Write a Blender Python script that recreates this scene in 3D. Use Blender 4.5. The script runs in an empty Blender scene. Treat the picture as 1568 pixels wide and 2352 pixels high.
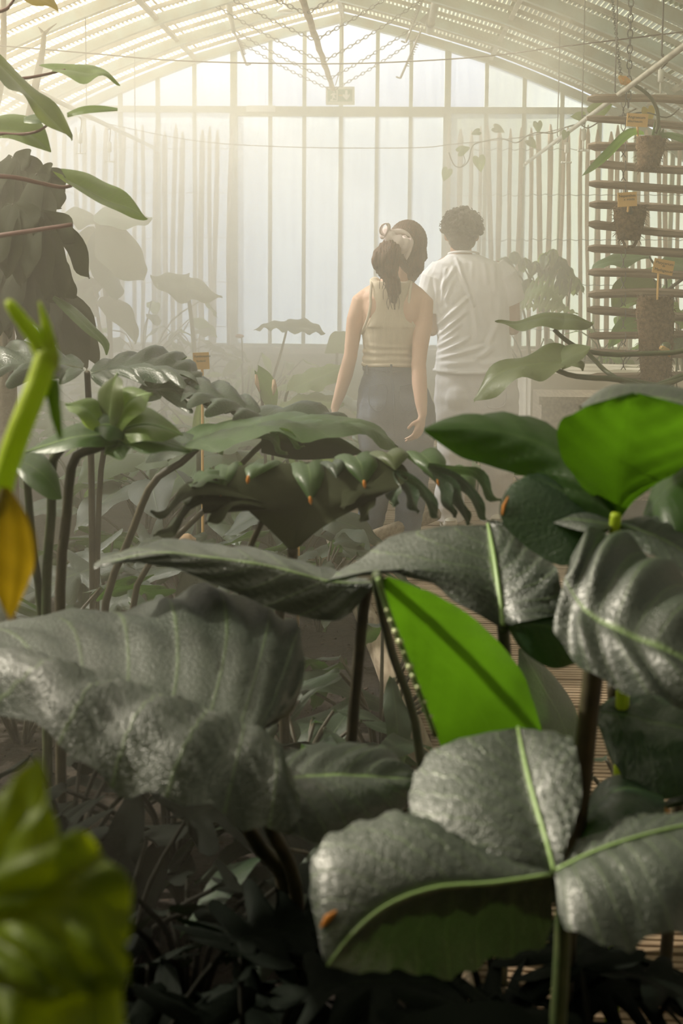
import bpy, bmesh, math, random
import numpy as np
from mathutils import Vector, Matrix, noise, Quaternion
random.seed(7)
SC = bpy.context.scene
COL = SC.collection

# ------------------------------------------------------------------ camera
F_PX, PPX, PPY = 3000.0, 784.0, 915.0
CAM = Vector((0, 0, 1.45))
_a, _p, _r = math.radians(2.06), math.radians(6.0), math.radians(0.45)
FWD = Vector((-math.sin(_a) * math.cos(_p), math.cos(_a) * math.cos(_p), -math.sin(_p)))
_r0 = Vector((math.cos(_a), math.sin(_a), 0))
_u0 = _r0.cross(FWD)
RGT = _r0 * math.cos(_r) + _u0 * math.sin(_r)
UPV = -_r0 * math.sin(_r) + _u0 * math.cos(_r)
cam_d = bpy.data.cameras.new('camera')
cam_d.sensor_fit = 'VERTICAL'
cam_d.sensor_height = 36.0
cam_d.lens = F_PX / 2352.0 * 36.0
cam_d.shift_y = -(1176.0 - PPY) / 2352.0
cam_d.clip_start = 0.05
cam_d.dof.use_dof = True
cam_d.dof.focus_distance = 6.4
cam_d.dof.aperture_fstop = 4.5
cam = bpy.data.objects.new('camera', cam_d)
COL.objects.link(cam)
cam.matrix_world = Matrix(((RGT.x, UPV.x, -FWD.x, CAM.x), (RGT.y, UPV.y, -FWD.y, CAM.y),
                           (RGT.z, UPV.z, -FWD.z, CAM.z), (0, 0, 0, 1)))
SC.camera = cam

# ------------------------------------------------------------------ light
world = bpy.data.worlds.new('world'); SC.world = world
world.use_nodes = True
_bg = world.node_tree.nodes['Background']
_bg.inputs['Color'].default_value = (0.93, 0.97, 1.0, 1)
_bg.inputs['Strength'].default_value = 1.45
sun_d = bpy.data.lights.new('sun', 'SUN')
sun_d.energy = 27.0
sun_d.angle = math.radians(1.5)
sun_d.color = (1.0, 0.90, 0.72)
sun = bpy.data.objects.new('sun', sun_d); COL.objects.link(sun)
SUN_FROM = Vector((-0.76, 0.22, 0.60)).normalized()
sun.rotation_euler = SUN_FROM.to_track_quat('Z', 'Y').to_euler()
sun.location = (-6, 6, 9)
SC.view_settings.view_transform = 'Standard'
SC.view_settings.look = 'None'
SC.view_settings.gamma = 1.0
SC.view_settings.exposure = 0.0
try:
    SC.view_settings.use_curve_mapping = False
except Exception:
    pass
cy = SC.cycles
cy.max_bounces = 6; cy.diffuse_bounces = 3; cy.glossy_bounces = 2; cy.transmission_bounces = 4
cy.volume_bounces = 1; cy.transparent_max_bounces = 10
cy.caustics_reflective = False; cy.caustics_refractive = False
cy.sample_clamp_indirect = 6.0
cy.use_denoising = True
cy.use_adaptive_sampling = True
cy.adaptive_threshold = 0.02

# ------------------------------------------------------------------ placing
def ray(px, py):
    return (FWD + RGT * ((px - PPX) / F_PX) - UPV * ((py - PPY) / F_PX))
def P(px, py, d):
    """the point on the vertical plane Y = d that the picture shows at (px, py)"""
    r = ray(px, py)
    return CAM + r * (d / r.y)
def G(px, d, z=0.0):
    """the point at height z and distance d in the picture column px (ground placing)"""
    q = P(px, 1176, d)
    return Vector((q.x, d, z))

# ------------------------------------------------------------------ mesh helpers
class MB:
    def __init__(s):
        s.v = []; s.f = []; s.uv = None
    def add(s, verts, faces):
        o = len(s.v); s.v += [Vector(q) for q in verts]; s.f += [tuple(i + o for i in f) for f in faces]
        return s
    def box(s, c, size, rot=None):
        c = Vector(c); hx, hy, hz = size[0] / 2, size[1] / 2, size[2] / 2
        vs = [Vector((x, y, z)) for x in (-hx, hx) for y in (-hy, hy) for z in (-hz, hz)]
        if rot is not None: vs = [rot @ q for q in vs]
        return s.add([c + q for q in vs], [(0, 1, 3, 2), (4, 6, 7, 5), (0, 4, 5, 1), (2, 3, 7, 6), (0, 2, 6, 4), (1, 5, 7, 3)])
    def ring_loft(s, rings, closed_u=True, caps=True):
        n = len(rings[0]); vs = [q for r in rings for q in r]; fs = []
        for i in range(len(rings) - 1):
            for j in range(n if closed_u else n - 1):
                k = (j + 1) % n
                fs.append((i * n + j, i * n + k, (i + 1) * n + k, (i + 1) * n + j))
        if caps:
            fs.append(tuple(range(n - 1, -1, -1))); fs.append(tuple((len(rings) - 1) * n + j for j in range(n)))
        return s.add(vs, fs)
    def tube(s, pts, rad, seg=8, flat=1.0, up=None):
        pts = [Vector(q) for q in pts]
        if not hasattr(rad, '__len__'): rad = [rad] * len(pts)
        rings = []; prev = None
        for i, q in enumerate(pts):
            t = (pts[min(i + 1, len(pts) - 1)] - pts[max(i - 1, 0)])
            if t.length < 1e-9: t = Vector((0, 0, 1))
            t.normalize()
            if prev is None:
                a = up.copy() if up is not None else (Vector((0, 0, 1)) if abs(t.z) < .9 else Vector((0, 1, 0)))
            else: a = prev
            a = a - t * a.dot(t)
            if a.length < 1e-6: a = Vector((1, 0, 0)) - t * t.x
            a.normalize(); b = t.cross(a); prev = a
            rings.append([q + (a * math.cos(2 * math.pi * j / seg) * flat + b * math.sin(2 * math.pi * j / seg)) * max(rad[i], 1e-4) for j in range(seg)])
        return s.ring_loft(rings)
    def ball(s, c, r, seg=10, rings=6):
        c = Vector(c)
        if not hasattr(r, '__len__'): r = (r, r, r)
        R = []
        for i in range(rings + 1):
            th = math.pi * (0.02 + 0.96 * i / rings)
            R.append([c + Vector((r[0] * math.sin(th) * math.cos(2 * math.pi * j / seg), r[1] * math.sin(th) * math.sin(2 * math.pi * j / seg), r[2] * math.cos(th))) for j in range(seg)])
        return s.ring_loft(R)
    def capsule(s, pts, rad, seg=10):
        """a tapered limb with rounded ends"""
        pts = [Vector(q) for q in pts]; rad = list(rad)
        t0 = (pts[0] - pts[1]).normalized(); t1 = (pts[-1] - pts[-2]).normalized()
        A = [pts[0] + t0 * rad[0] * k for k in (.95, .7, .35)]; RA = [rad[0] * k for k in (.3, .72, .94)]
        B = [pts[-1] + t1 * rad[-1] * k for k in (.35, .7, .95)]; RB = [rad[-1] * k for k in (.94, .72, .3)]
        return s.tube(A + pts + B, RA + rad + RB, seg)

ORIGIN = {}
def off(o):
    return ORIGIN.get(o.name, Vector((0, 0, 0))) if o is not None else Vector((0, 0, 0))
def mk(name, mb, mat, parent=None, smooth=True, kind=None, label=None):
    me = bpy.data.meshes.new(name)
    o0 = off(parent)
    me.from_pydata([tuple(q - o0) for q in mb.v], [], mb.f)
    if mb.uv is not None:
        lay = me.uv_layers.new(name='UVMap')
        arr = np.array([mb.uv[l.vertex_index] for l in me.loops], dtype=np.float32).ravel()
        lay.data.foreach_set('uv', arr)
    if smooth: me.polygons.foreach_set('use_smooth', [True] * len(me.polygons))
    me.materials.append(mat)
    me.update()
    ob = bpy.data.objects.new(name, me); COL.objects.link(ob)
    if parent is not None: ob.parent = parent
    ORIGIN[ob.name] = o0
    if kind: ob['kind'] = kind
    elif name in ('loose_fibre', 'curl', 'loose_strand', 'water_drops', 'teeth', 'hanging_root', 'twig'): ob['kind'] = 'stuff'
    if label: ob['label'] = label
    return ob
def thing(name, label, cat, loc, group=None, kind=None):
    o = bpy.data.objects.new(name, None); COL.objects.link(o)
    o.empty_display_size = .1
    o.location = loc; ORIGIN[o.name] = Vector(loc)
    if label: o['label'] = label
    if cat: o['category'] = cat
    if group: o['group'] = group
    if kind: o['kind'] = kind
    return o
def tag(o, label, cat, group=None):
    o['label'] = label; o['category'] = cat
    if group: o['group'] = group
    return o
def inst(name, me, parent, mat4):
    o = bpy.data.objects.new(name, me); COL.objects.link(o); o.parent = parent; o.matrix_basis = mat4
    ORIGIN[o.name] = off(parent)
    return o

def catmull(pts, n):
    pts = [Vector(q) for q in pts]; m = len(pts) - 1; out = []
    for i in range(n + 1):
        x = i / n * m; k = min(int(x), m - 1); t = x - k
        p0, p1, p2, p3 = pts[max(k - 1, 0)], pts[k], pts[k + 1], pts[min(k + 2, m)]
        out.append(.5 * ((2 * p1) + (p2 - p0) * t + (2 * p0 - 5 * p1 + 4 * p2 - p3) * t * t + (3 * p1 - p0 - 3 * p2 + p3) * t ** 3))
    return out
def smooth_line(pts, n): return catmull(pts, n)

# ------------------------------------------------------------------ materials
def new_mat(name):
    m = bpy.data.materials.new(name); m.use_nodes = True
    nt = m.node_tree
    for nd in list(nt.nodes):
        if nd.type != 'OUTPUT_MATERIAL': nt.nodes.remove(nd)
    return m, nt, nt.nodes['Material Output']
def nd(nt, t, **kw):
    n = nt.nodes.new(t)
    for k, v in kw.items():
        if k in n.inputs: n.inputs[k].default_value = v
        else: setattr(n, k, v)
    return n
def c4(c): return (c[0], c[1], c[2], 1)
def plain(name, col, rough=.6, col2=None, scale=20, spec=.4, metal=0, bump=0, bscale=60, coord='Object', stretch=(1, 1, 1)):
    m, nt, out = new_mat(name)
    b = nd(nt, 'ShaderNodeBsdfPrincipled'); b.inputs['Roughness'].default_value = rough
    b.inputs['Specular IOR Level'].default_value = spec; b.inputs['Metallic'].default_value = metal
    tc = nd(nt, 'ShaderNodeTexCoord'); mp = nd(nt, 'ShaderNodeMapping'); mp.inputs['Scale'].default_value = stretch
    nt.links.new(tc.outputs[coord], mp.inputs['Vector'])
    if col2 is not None:
        n = nd(nt, 'ShaderNodeTexNoise'); n.inputs['Scale'].default_value = scale; n.inputs['Detail'].default_value = 5
        nt.links.new(mp.outputs[0], n.inputs['Vector'])
        r = nd(nt, 'ShaderNodeValToRGB'); r.color_ramp.elements[0].color = c4(col); r.color_ramp.elements[1].color = c4(col2)
        r.color_ramp.elements[0].position = .35; r.color_ramp.elements[1].position = .65
        nt.links.new(n.outputs['Fac'], r.inputs[0]); nt.links.new(r.outputs[0], b.inputs['Base Color'])
    else: b.inputs['Base Color'].default_value = c4(col)
    if bump:
        n2 = nd(nt, 'ShaderNodeTexNoise'); n2.inputs['Scale'].default_value = bscale; n2.inputs['Detail'].default_value = 4
        nt.links.new(mp.outputs[0], n2.inputs['Vector'])
        bp = nd(nt, 'ShaderNodeBump'); bp.inputs['Strength'].default_value = bump; bp.inputs['Distance'].default_value = .01
        nt.links.new(n2.outputs['Fac'], bp.inputs['Height']); nt.links.new(bp.outputs[0], b.inputs['Normal'])
    nt.links.new(b.outputs[0], out.inputs['Surface'])
    return m
def leaf_mat(name, base, trans, tmix=.4, rough=.35, vein=None, spec=.5, base2=None, bump=.25, wet=0.0):
    m, nt, out = new_mat(name)
    L = nt.links.new
    uv = nd(nt, 'ShaderNodeUVMap'); sep = nd(nt, 'ShaderNodeSeparateXYZ'); L(uv.outputs[0], sep.inputs[0])
    a = nd(nt, 'ShaderNodeMath', operation='SUBTRACT'); L(sep.outputs['Y'], a.inputs[0]); a.inputs[1].default_value = .5
    ab = nd(nt, 'ShaderNodeMath', operation='ABSOLUTE'); L(a.outputs[0], ab.inputs[0])
    mid = nd(nt, 'ShaderNodeMapRange'); L(ab.outputs[0], mid.inputs['Value'])
    mid.inputs['From Min'].default_value = .008; mid.inputs['From Max'].default_value = .022; mid.inputs['To Min'].default_value = 1; mid.inputs['To Max'].default_value = 0
    # side veins: chevrons in t + k|v|
    ma = nd(nt, 'ShaderNodeMath', operation='MULTIPLY_ADD'); L(ab.outputs[0], ma.inputs[0]); ma.inputs[1].default_value = -.45; L(sep.outputs['X'], ma.inputs[2])
    mm = nd(nt, 'ShaderNodeMath', operation='MULTIPLY'); L(ma.outputs[0], mm.inputs[0]); mm.inputs[1].default_value = 9.0
    fr = nd(nt, 'ShaderNodeMath', operation='PINGPONG'); L(mm.outputs[0], fr.inputs[0]); fr.inputs[1].default_value = .5
    vn = nd(nt, 'ShaderNodeMapRange'); L(fr.outputs[0], vn.inputs['Value']); vn.inputs['From Min'].default_value = 0; vn.inputs['From Max'].default_value = .05
    vn.inputs['To Min'].default_value = .45; vn.inputs['To Max'].default_value = 0
    mx = nd(nt, 'ShaderNodeMath', operation='MAXIMUM'); L(mid.outputs[0], mx.inputs[0]); L(vn.outputs[0], mx.inputs[1])
    tc = nd(nt, 'ShaderNodeTexCoord')
    nz = nd(nt, 'ShaderNodeTexNoise'); nz.inputs['Scale'].default_value = 9; nz.inputs['Detail'].default_value = 4; L(tc.outputs['Object'], nz.inputs['Vector'])
    b2 = base2 or tuple(x * 1.7 for x in base)
    m1 = nd(nt, 'ShaderNodeMixRGB'); m1.inputs[1].default_value = c4(base); m1.inputs[2].default_value = c4(b2); L(nz.outputs['Fac'], m1.inputs[0])
    v = vein or tuple(min(1, x * 2.2 + .03) for x in base)
    m2 = nd(nt, 'ShaderNodeMixRGB'); L(mx.outputs[0], m2.inputs[0]); L(m1.outputs[0], m2.inputs[1]); m2.inputs[2].default_value = c4(v)
    b = nd(nt, 'ShaderNodeBsdfPrincipled'); L(m2.outputs[0], b.inputs['Base Color'])
    b.inputs['Roughness'].default_value = rough; b.inputs['Specular IOR Level'].default_value = spec
    n2 = nd(nt, 'ShaderNodeTexNoise'); n2.inputs['Scale'].default_value = 130 if wet else 60; n2.inputs['Detail'].default_value = 3; L(tc.outputs['Object'], n2.inputs['Vector'])
    h = nd(nt, 'ShaderNodeMath', operation='MULTIPLY_ADD'); L(mx.outputs[0], h.inputs[0]); h.inputs[1].default_value = .6; L(n2.outputs['Fac'], h.inputs[2])
    bp = nd(nt, 'ShaderNodeBump'); bp.inputs['Strength'].default_value = bump; bp.inputs['Distance'].default_value = .004
    L(h.outputs[0], bp.inputs['Height'])
    last = bp
    if wet:
        vo = nd(nt, 'ShaderNodeTexVoronoi'); vo.inputs['Scale'].default_value = 220; L(tc.outputs['Object'], vo.inputs['Vector'])
        vr = nd(nt, 'ShaderNodeMapRange'); L(vo.outputs['Distance'], vr.inputs['Value']); vr.inputs['From Min'].default_value = 0; vr.inputs['From Max'].default_value = .45
        vr.inputs['To Min'].default_value = 1; vr.inputs['To Max'].default_value = 0
        bq = nd(nt, 'ShaderNodeBump'); bq.inputs['Strength'].default_value = wet; bq.inputs['Distance'].default_value = .002
        L(vr.outputs[0], bq.inputs['Height']); L(bp.outputs[0], bq.inputs['Normal']); last = bq
    L(last.outputs[0], b.inputs['Normal'])
    t = nd(nt, 'ShaderNodeBsdfTranslucent')
    m3 = nd(nt, 'ShaderNodeMixRGB'); m3.inputs[1].default_value = c4(trans); m3.inputs[2].default_value = c4(tuple(x * .55 for x in trans)); L(nz.outputs['Fac'], m3.inputs[0])
    L(m3.outputs[0], t.inputs['Color'])
    s = nd(nt, 'ShaderNodeMixShader'); s.inputs[0].default_value = tmix; L(b.outputs[0], s.inputs[1]); L(t.outputs[0], s.inputs[2])
    L(s.outputs[0], out.inputs['Surface'])
    return m
def sheet_mat(name, tcol, transp, shade_dirt, shade_amt, algae=0.0):
    m, nt, out = new_mat(name); L = nt.links.new
    uv = nd(nt, 'ShaderNodeUVMap'); sep = nd(nt, 'ShaderNodeSeparateXYZ'); L(uv.outputs[0], sep.inputs[0])
    s1 = nd(nt, 'ShaderNodeMath', operation='SINE'); k = nd(nt, 'ShaderNodeMath', operation='MULTIPLY'); L(sep.outputs['X'], k.inputs[0]); k.inputs[1].default_value = 2 * math.pi
    L(k.outputs[0], s1.inputs[0])
    r = nd(nt, 'ShaderNodeMapRange'); L(s1.outputs[0], r.inputs['Value']); r.inputs['From Min'].default_value = -.45; r.inputs['From Max'].default_value = .1  # stripes put the light and shade of the corrugations into the colour
    r.inputs['To Min'].default_value = 0; r.inputs['To Max'].default_value = shade_amt
    tc = nd(nt, 'ShaderNodeTexCoord'); nz = nd(nt, 'ShaderNodeTexNoise'); nz.inputs['Scale'].default_value = 1.6; nz.inputs['Detail'].default_value = 5; L(tc.outputs['Object'], nz.inputs['Vector'])
    nr = nd(nt, 'ShaderNodeMapRange'); L(nz.outputs['Fac'], nr.inputs['Value']); nr.inputs['From Min'].default_value = .4; nr.inputs['From Max'].default_value = .65; nr.inputs['To Max'].default_value = algae
    ad = nd(nt, 'ShaderNodeMath', operation='ADD', use_clamp=True); L(r.outputs[0], ad.inputs[0]); L(nr.outputs[0], ad.inputs[1])
    tr = nd(nt, 'ShaderNodeBsdfTranslucent'); tr.inputs['Color'].default_value = c4(tcol)
    tp = nd(nt, 'ShaderNodeBsdfTransparent')
    clear = nd(nt, 'ShaderNodeMixShader'); clear.inputs[0].default_value = transp; L(tr.outputs[0], clear.inputs[1]); L(tp.outputs[0], clear.inputs[2])
    df = nd(nt, 'ShaderNodeBsdfDiffuse'); df.inputs['Color'].default_value = c4(shade_dirt)
    dt = nd(nt, 'ShaderNodeBsdfTranslucent'); dt.inputs['Color'].default_value = c4(shade_dirt)
    dm = nd(nt, 'ShaderNodeMixShader'); dm.inputs[0].default_value = .5; L(df.outputs[0], dm.inputs[1]); L(dt.outputs[0], dm.inputs[2])
    mx = nd(nt, 'ShaderNodeMixShader'); L(ad.outputs[0], mx.inputs[0]); L(clear.outputs[0], mx.inputs[1]); L(dm.outputs[0], mx.inputs[2])
    L(mx.outputs[0], out.inputs['Surface'])
    return m
def pane_mat(name, tcol, transp, film, film_amt):
    """glass under a film of lime wash: streaky translucent white over clear glass"""
    m, nt, out = new_mat(name); L = nt.links.new
    tc = nd(nt, 'ShaderNodeTexCoord'); mp = nd(nt, 'ShaderNodeMapping'); mp.inputs['Scale'].default_value = (9, 1, .8); L(tc.outputs['Object'], mp.inputs[0])
    nz = nd(nt, 'ShaderNodeTexNoise'); nz.inputs['Scale'].default_value = 2.2; nz.inputs['Detail'].default_value = 6; L(mp.outputs[0], nz.inputs['Vector'])
    nr = nd(nt, 'ShaderNodeMapRange'); L(nz.outputs['Fac'], nr.inputs['Value']); nr.inputs['From Min'].default_value = .38; nr.inputs['From Max'].default_value = .68
    nr.inputs['To Min'].default_value = film_amt; nr.inputs['To Max'].default_value = max(0, film_amt - .25)
    tp = nd(nt, 'ShaderNodeBsdfTransparent'); tp.inputs['Color'].default_value = (transp, transp, transp, 1)
    gl = nd(nt, 'ShaderNodeBsdfGlossy'); gl.inputs['Roughness'].default_value = .05
    g = nd(nt, 'ShaderNodeMixShader'); g.inputs[0].default_value = .05; L(tp.outputs[0], g.inputs[1]); L(gl.outputs[0], g.inputs[2])
    tr = nd(nt, 'ShaderNodeBsdfTranslucent'); tr.inputs['Color'].default_value = c4(tcol)
    df = nd(nt, 'ShaderNodeBsdfDiffuse'); df.inputs['Color'].default_value = c4(film)
    f = nd(nt, 'ShaderNodeMixShader'); f.inputs[0].default_value = .22; L(tr.outputs[0], f.inputs[1]); L(df.outputs[0], f.inputs[2])
    mx = nd(nt, 'ShaderNodeMixShader'); L(nr.outputs[0], mx.inputs[0]); L(g.outputs[0], mx.inputs[1]); L(f.outputs[0], mx.inputs[2])
    L(mx.outputs[0], out.inputs['Surface'])
    return m
def mist_mat(name, density, col=(1, .93, .78), g=.0):
    m, nt, out = new_mat(name)
    v = nd(nt, 'ShaderNodeVolumeScatter'); v.inputs['Color'].default_value = c4(col); v.inputs['Density'].default_value = density; v.inputs['Anisotropy'].default_value = g
    nt.links.new(v.outputs[0], out.inputs['Volume'])
    return m
MT = {}
MT['frame'] = plain('painted_frame', (.36, .40, .34), .6, (.46, .47, .38), 14, bump=.3, bscale=40)
MT['rafter'] = plain('painted_steel', (.40, .47, .43), .55, (.34, .33, .26), 6, bump=.2)
MT['bar'] = plain('weathered_bar', (.30, .27, .22), .7, (.42, .40, .33), 8)
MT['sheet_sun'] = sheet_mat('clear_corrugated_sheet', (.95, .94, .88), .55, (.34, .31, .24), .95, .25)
MT['sheet_dim'] = sheet_mat('shaded_grimy_sheet', (.34, .36, .26), .03, (.22, .21, .15), .6, .6)  # darker copy: shade of the right slope put into the colour, with grime
MT['sheet_block'] = sheet_mat('light_blocking_sheet', (.10, .10, .08), .03, (.10, .09, .06), .5, .4)  # unseen near bays: dark sheet added to keep light off the foreground
MT['pane_clear'] = pane_mat('clear_pane', (.95, .97, .95), .95, (.8, .8, .75), .22)
MT['pane_lime'] = pane_mat('limewashed_pane', (.76, .81, .75), .95, (.72, .74, .66), .90)
MT['pane_algae'] = pane_mat('algae_filmed_pane', (.34, .375, .285), .75, (.46, .50, .38), .97)
MT['pane_dull'] = pane_mat('dulled_pane', (.55, .59, .50), .85, (.6, .62, .54), .75)
MT['masonry'] = plain('limed_masonry', (.52, .46, .36), .85, (.62, .56, .45), 5, bump=.3, bscale=18)
MT['masonry_green'] = plain('mossy_masonry', (.30, .34, .20), .9, (.42, .42, .28), 4, bump=.3, bscale=18)
MT['soil'] = plain('dark_soil', (.009, .006, .004), .95, (.026, .017, .010), 14, bump=1.0, bscale=50)
MT['bark'] = plain('bark_chips', (.012, .008, .005), .9, (.050, .030, .018), 40)
MT['deck'] = plain('weathered_deck', (.23, .155, .095), .75, (.34, .25, .165), 7, stretch=(.4, 6, 6), bump=.2)
MT['kerb'] = plain('grey_timber', (.20, .15, .10), .8, (.34, .28, .20), 9, stretch=(6, .6, 6), bump=.3)
MT['paling'] = plain('split_chestnut', (.42, .30, .21), .8, (.58, .46, .36), 5, stretch=(8, 8, .7), bump=.4, bscale=30)
MT['slat'] = plain('split_chestnut_slat', (.14, .095, .06), .8, (.30, .23, .165), 5, stretch=(.7, 8, 8), bump=.5, bscale=30)
MT['wire'] = plain('galvanised_wire', (.16, .15, .14), .5, metal=.5)
MT['cable'] = plain('dark_cable', (.10, .07, .065), .6)
MT['chain'] = plain('dull_chain', (.12, .12, .12), .5, metal=.4)
MT['steel'] = plain('grey_steel', (.28, .27, .26), .5, metal=.3)
MT['pipe'] = plain('pvc_pipe', (.52, .50, .44), .5, (.40, .38, .33), 10)
MT['pole'] = plain('bark_pole', (.20, .14, .10), .85, (.30, .23, .17), 14, bump=.7, bscale=30)
MT['white'] = plain('white_plastic', (.78, .77, .72), .45)
MT['sign_case'] = plain('sign_case', (.62, .66, .58), .5)
MT['sign_green'] = plain('sign_green', (.10, .26, .17), .4)
MT['sign_white'] = plain('sign_white', (.80, .82, .76), .4)
MT['amber'] = plain('amber_led', (.9, .5, .1), .4)
MT['label'] = plain('amber_label', (.62, .37, .12), .55, (.70, .44, .16), 12)
MT['ink'] = plain('label_ink', (.10, .055, .02), .7)
MT['coir'] = plain('coir_fibre', (.075, .045, .022), .95, (.20, .125, .065), 60, bump=1.0, bscale=160)
MT['trunk'] = plain('plant_trunk', (.10, .075, .045), .85, (.18, .14, .085), 12, bump=.6)
# leaves: (base, translucent)
MT['leaf_ear'] = leaf_mat('elephant_ear_leaf', (.034, .043, .033), (.035, .075, .012), .14, .40, (.16, .24, .09), 1.0, bump=.5, wet=.6)
MT['leaf_back'] = leaf_mat('backlit_leaf', (.022, .050, .010), (.12, .30, .008), .50, .40, (.045, .09, .02), .4)
MT['leaf_dark'] = leaf_mat('dark_leaf', (.014, .030, .014), (.08, .20, .02), .25, .34, (.05, .09, .03), .55, wet=.3, bump=.4)
MT['leaf_shade'] = leaf_mat('shade_black_leaf', (.004, .006, .004), (.01, .02, .005), .1, .7, (.006, .01, .005), .06)  # deep shade beneath the upper foliage put into the leaf colour
MT['leaf_mono'] = leaf_mat('dull_dark_leaf', (.016, .020, .008), (.10, .13, .03), .15, .75, (.02, .026, .012), .08)
MT['leaf_mid'] = leaf_mat('mid_green_leaf', (.036, .072, .024), (.22, .42, .04), .38, .38, (.10, .17, .05), .5)
MT['leaf_pale'] = leaf_mat('pale_green_leaf', (.085, .13, .035), (.42, .60, .09), .45, .42, (.22, .30, .09), .45)
MT['leaf_olive'] = leaf_mat('olive_leaf', (.055, .075, .028), (.30, .38, .08), .35, .4, (.10, .13, .05), .45)
MT['leaf_yellow'] = leaf_mat('yellow_leaf', (.20, .15, .02), (.62, .46, .05), .5, .45, (.3, .22, .04), .35)
MT['leaf_lime'] = leaf_mat('lime_leaf', (.08, .115, .007), (.36, .44, .004), .55, .45, (.03, .07, .004), .3)
MT['leaf_bud'] = leaf_mat('yellowing_leaf', (.10, .075, .006), (.42, .28, .01), .45, .45, (.08, .12, .01), .35)
MT['stalk'] = plain('green_stalk', (.035, .055, .018), .5, (.065, .075, .03), 20)
MT['stalk_dark'] = plain('brown_stalk', (.030, .026, .014), .55, (.06, .05, .025), 14)
MT['stalk_shade'] = plain('shade_black_stalk', (.008, .008, .005), .8, spec=.1)  # stalks of the same clumps, their shade put into the colour
MT['stalk_red'] = plain('reddish_stalk', (.14, .055, .045), .5)
MT['midrib'] = plain('pale_midrib', (.22, .33, .12), .4)
MT['orange_tip'] = plain('orange_tip', (.55, .20, .02), .6)
MT['lime_stalk'] = leaf_mat('lime_stalk', (.42, .52, .04), (.7, .9, .03), .35, .45, (.2, .3, .04), .4)
MT['dew'] = plain('dew_drop', (.62, .68, .38), .12, spec=.9)
MT['skin_w'] = plain('fair_skin', (.80, .52, .38), .5, (.74, .46, .33), 8, spec=.35)
MT['skin_m'] = plain('tan_skin', (.46, .26, .17), .5, (.42, .23, .15), 8, spec=.35)
MT['hair_w'] = plain('brown_hair', (.075, .032, .017), .5, (.16, .07, .035), 30, bump=.8, bscale=70, stretch=(3, 3, .5))
MT['hair_m'] = plain('dark_curly_hair', (.035, .024, .016), .6, (.075, .05, .035), 40, bump=1, bscale=90)
MT['tank'] = plain('beige_ribbed_knit', (.76, .65, .50), .85, (.70, .60, .46), 20, bump=.25, bscale=180, stretch=(3, 3, .15))
MT['trim'] = plain('beige_binding', (.80, .70, .56), .8)
MT['jeans'] = plain('blue_denim', (.075, .095, .14), .85, (.16, .19, .25), 6, bump=.4, bscale=240)
MT['shirt'] = plain('white_cotton', (.88, .86, .86), .85, bump=.1, bscale=150)
MT['pants'] = plain('off_white_cotton', (.76, .73, .73), .85, (.70, .67, .67), 6, bump=.15, bscale=150)
MT['satin'] = plain('pale_pink_satin', (.86, .74, .72), .35, spec=.6)
MT['shoe'] = plain('white_leather', (.78, .74, .66), .5)
MT['sole'] = plain('shoe_sole', (.6, .55, .45), .7)
MT['eye'] = plain('eye', (.85, .83, .8), .2)
MT['iris'] = plain('iris', (.05, .03, .02), .2)
MT['lip'] = plain('lips', (.42, .16, .13), .5)
MT['phone'] = plain('phone', (.02, .02, .02), .3)
MT['orange_fruit'] = plain('orange_fruit', (.62, .26, .05), .6, (.42, .30, .10), 40, bump=.8, bscale=90)
MT['red_pot'] = plain('red_cap', (.5, .08, .06), .5)
MT['dry'] = plain('dry_leaf', (.32, .20, .11), .8, (.48, .33, .2), 18)

# ------------------------------------------------------------------ leaf surfaces
def grid_leaf(spine, Ledge, Redge, nu=28, nv=6, bulge=(0, 0), ripple=(0, 8, .3), wave=(0, 5), lobes=None, upref=(0, -.3, 1), seed=0):
    S, Lp, Rp = catmull(spine, nu), catmull(Ledge, nu), catmull(Redge, nu)
    up = Vector(upref); mb = MB(); mb.uv = []; rows = []
    for i in range(nu + 1):
        t = i / nu
        tan = S[min(i + 1, nu)] - S[max(i - 1, 0)]
        row = []
        for k in range(-nv, nv + 1):
            s = abs(k) / nv; e = Lp[i] if k < 0 else Rp[i]; lat = e - S[i]
            if lobes and k != 0:
                n, dep, pw = lobes
                c = .5 + .5 * math.cos(2 * math.pi * n * t)
                lat = lat * (1 - dep * (c ** pw))
            q = S[i] + lat * s
            nrm = tan.cross(lat) if k >= 0 else lat.cross(tan)
            if nrm.length > 1e-9:
                nrm.normalize()
                if nrm.dot(up) < 0: nrm = -nrm
            else: nrm = up.normalized()
            w = lat.length
            b = bulge[0] if k < 0 else bulge[1]
            q = q + nrm * (b * w * 4 * s * (1 - s) * .5)
            if ripple[0]:
                q = q + nrm * (ripple[0] * math.cos(2 * math.pi * ripple[1] * (t - ripple[2] * s)) * min(1, 3 * s) * min(1, 4 * t * (1 - t) + .15))
            if wave[0]:
                q = q + nrm * (wave[0] * s ** 2.2 * math.sin(2 * math.pi * wave[1] * t + seed * 1.7 + (1.1 if k < 0 else 0)))
            row.append(q); mb.uv.append((t, .5 + .5 * k / nv))
        rows.append(row)
    mb.ring_loft(rows, closed_u=False, caps=False)
    return mb
def up_pts(lst): return [P(*q) for q in lst]
def hero(parent, spine, L, R, mat, mid=None, name='leaf', **kw):
    mb = grid_leaf(up_pts(spine), up_pts(L), up_pts(R), **kw)
    ob = mk(name, mb, MT[mat], parent)
    if mid:
        r0, r1, m = mid
        S = catmull(up_pts(spine), 16); n = len(S)
        mk('midrib', MB().tube([q + Vector((0, -.002, .002)) for q in S], [r0 + (r1 - r0) * i / (n - 1) for i in range(n)], 6), MT[m], ob)
    return ob
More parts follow.
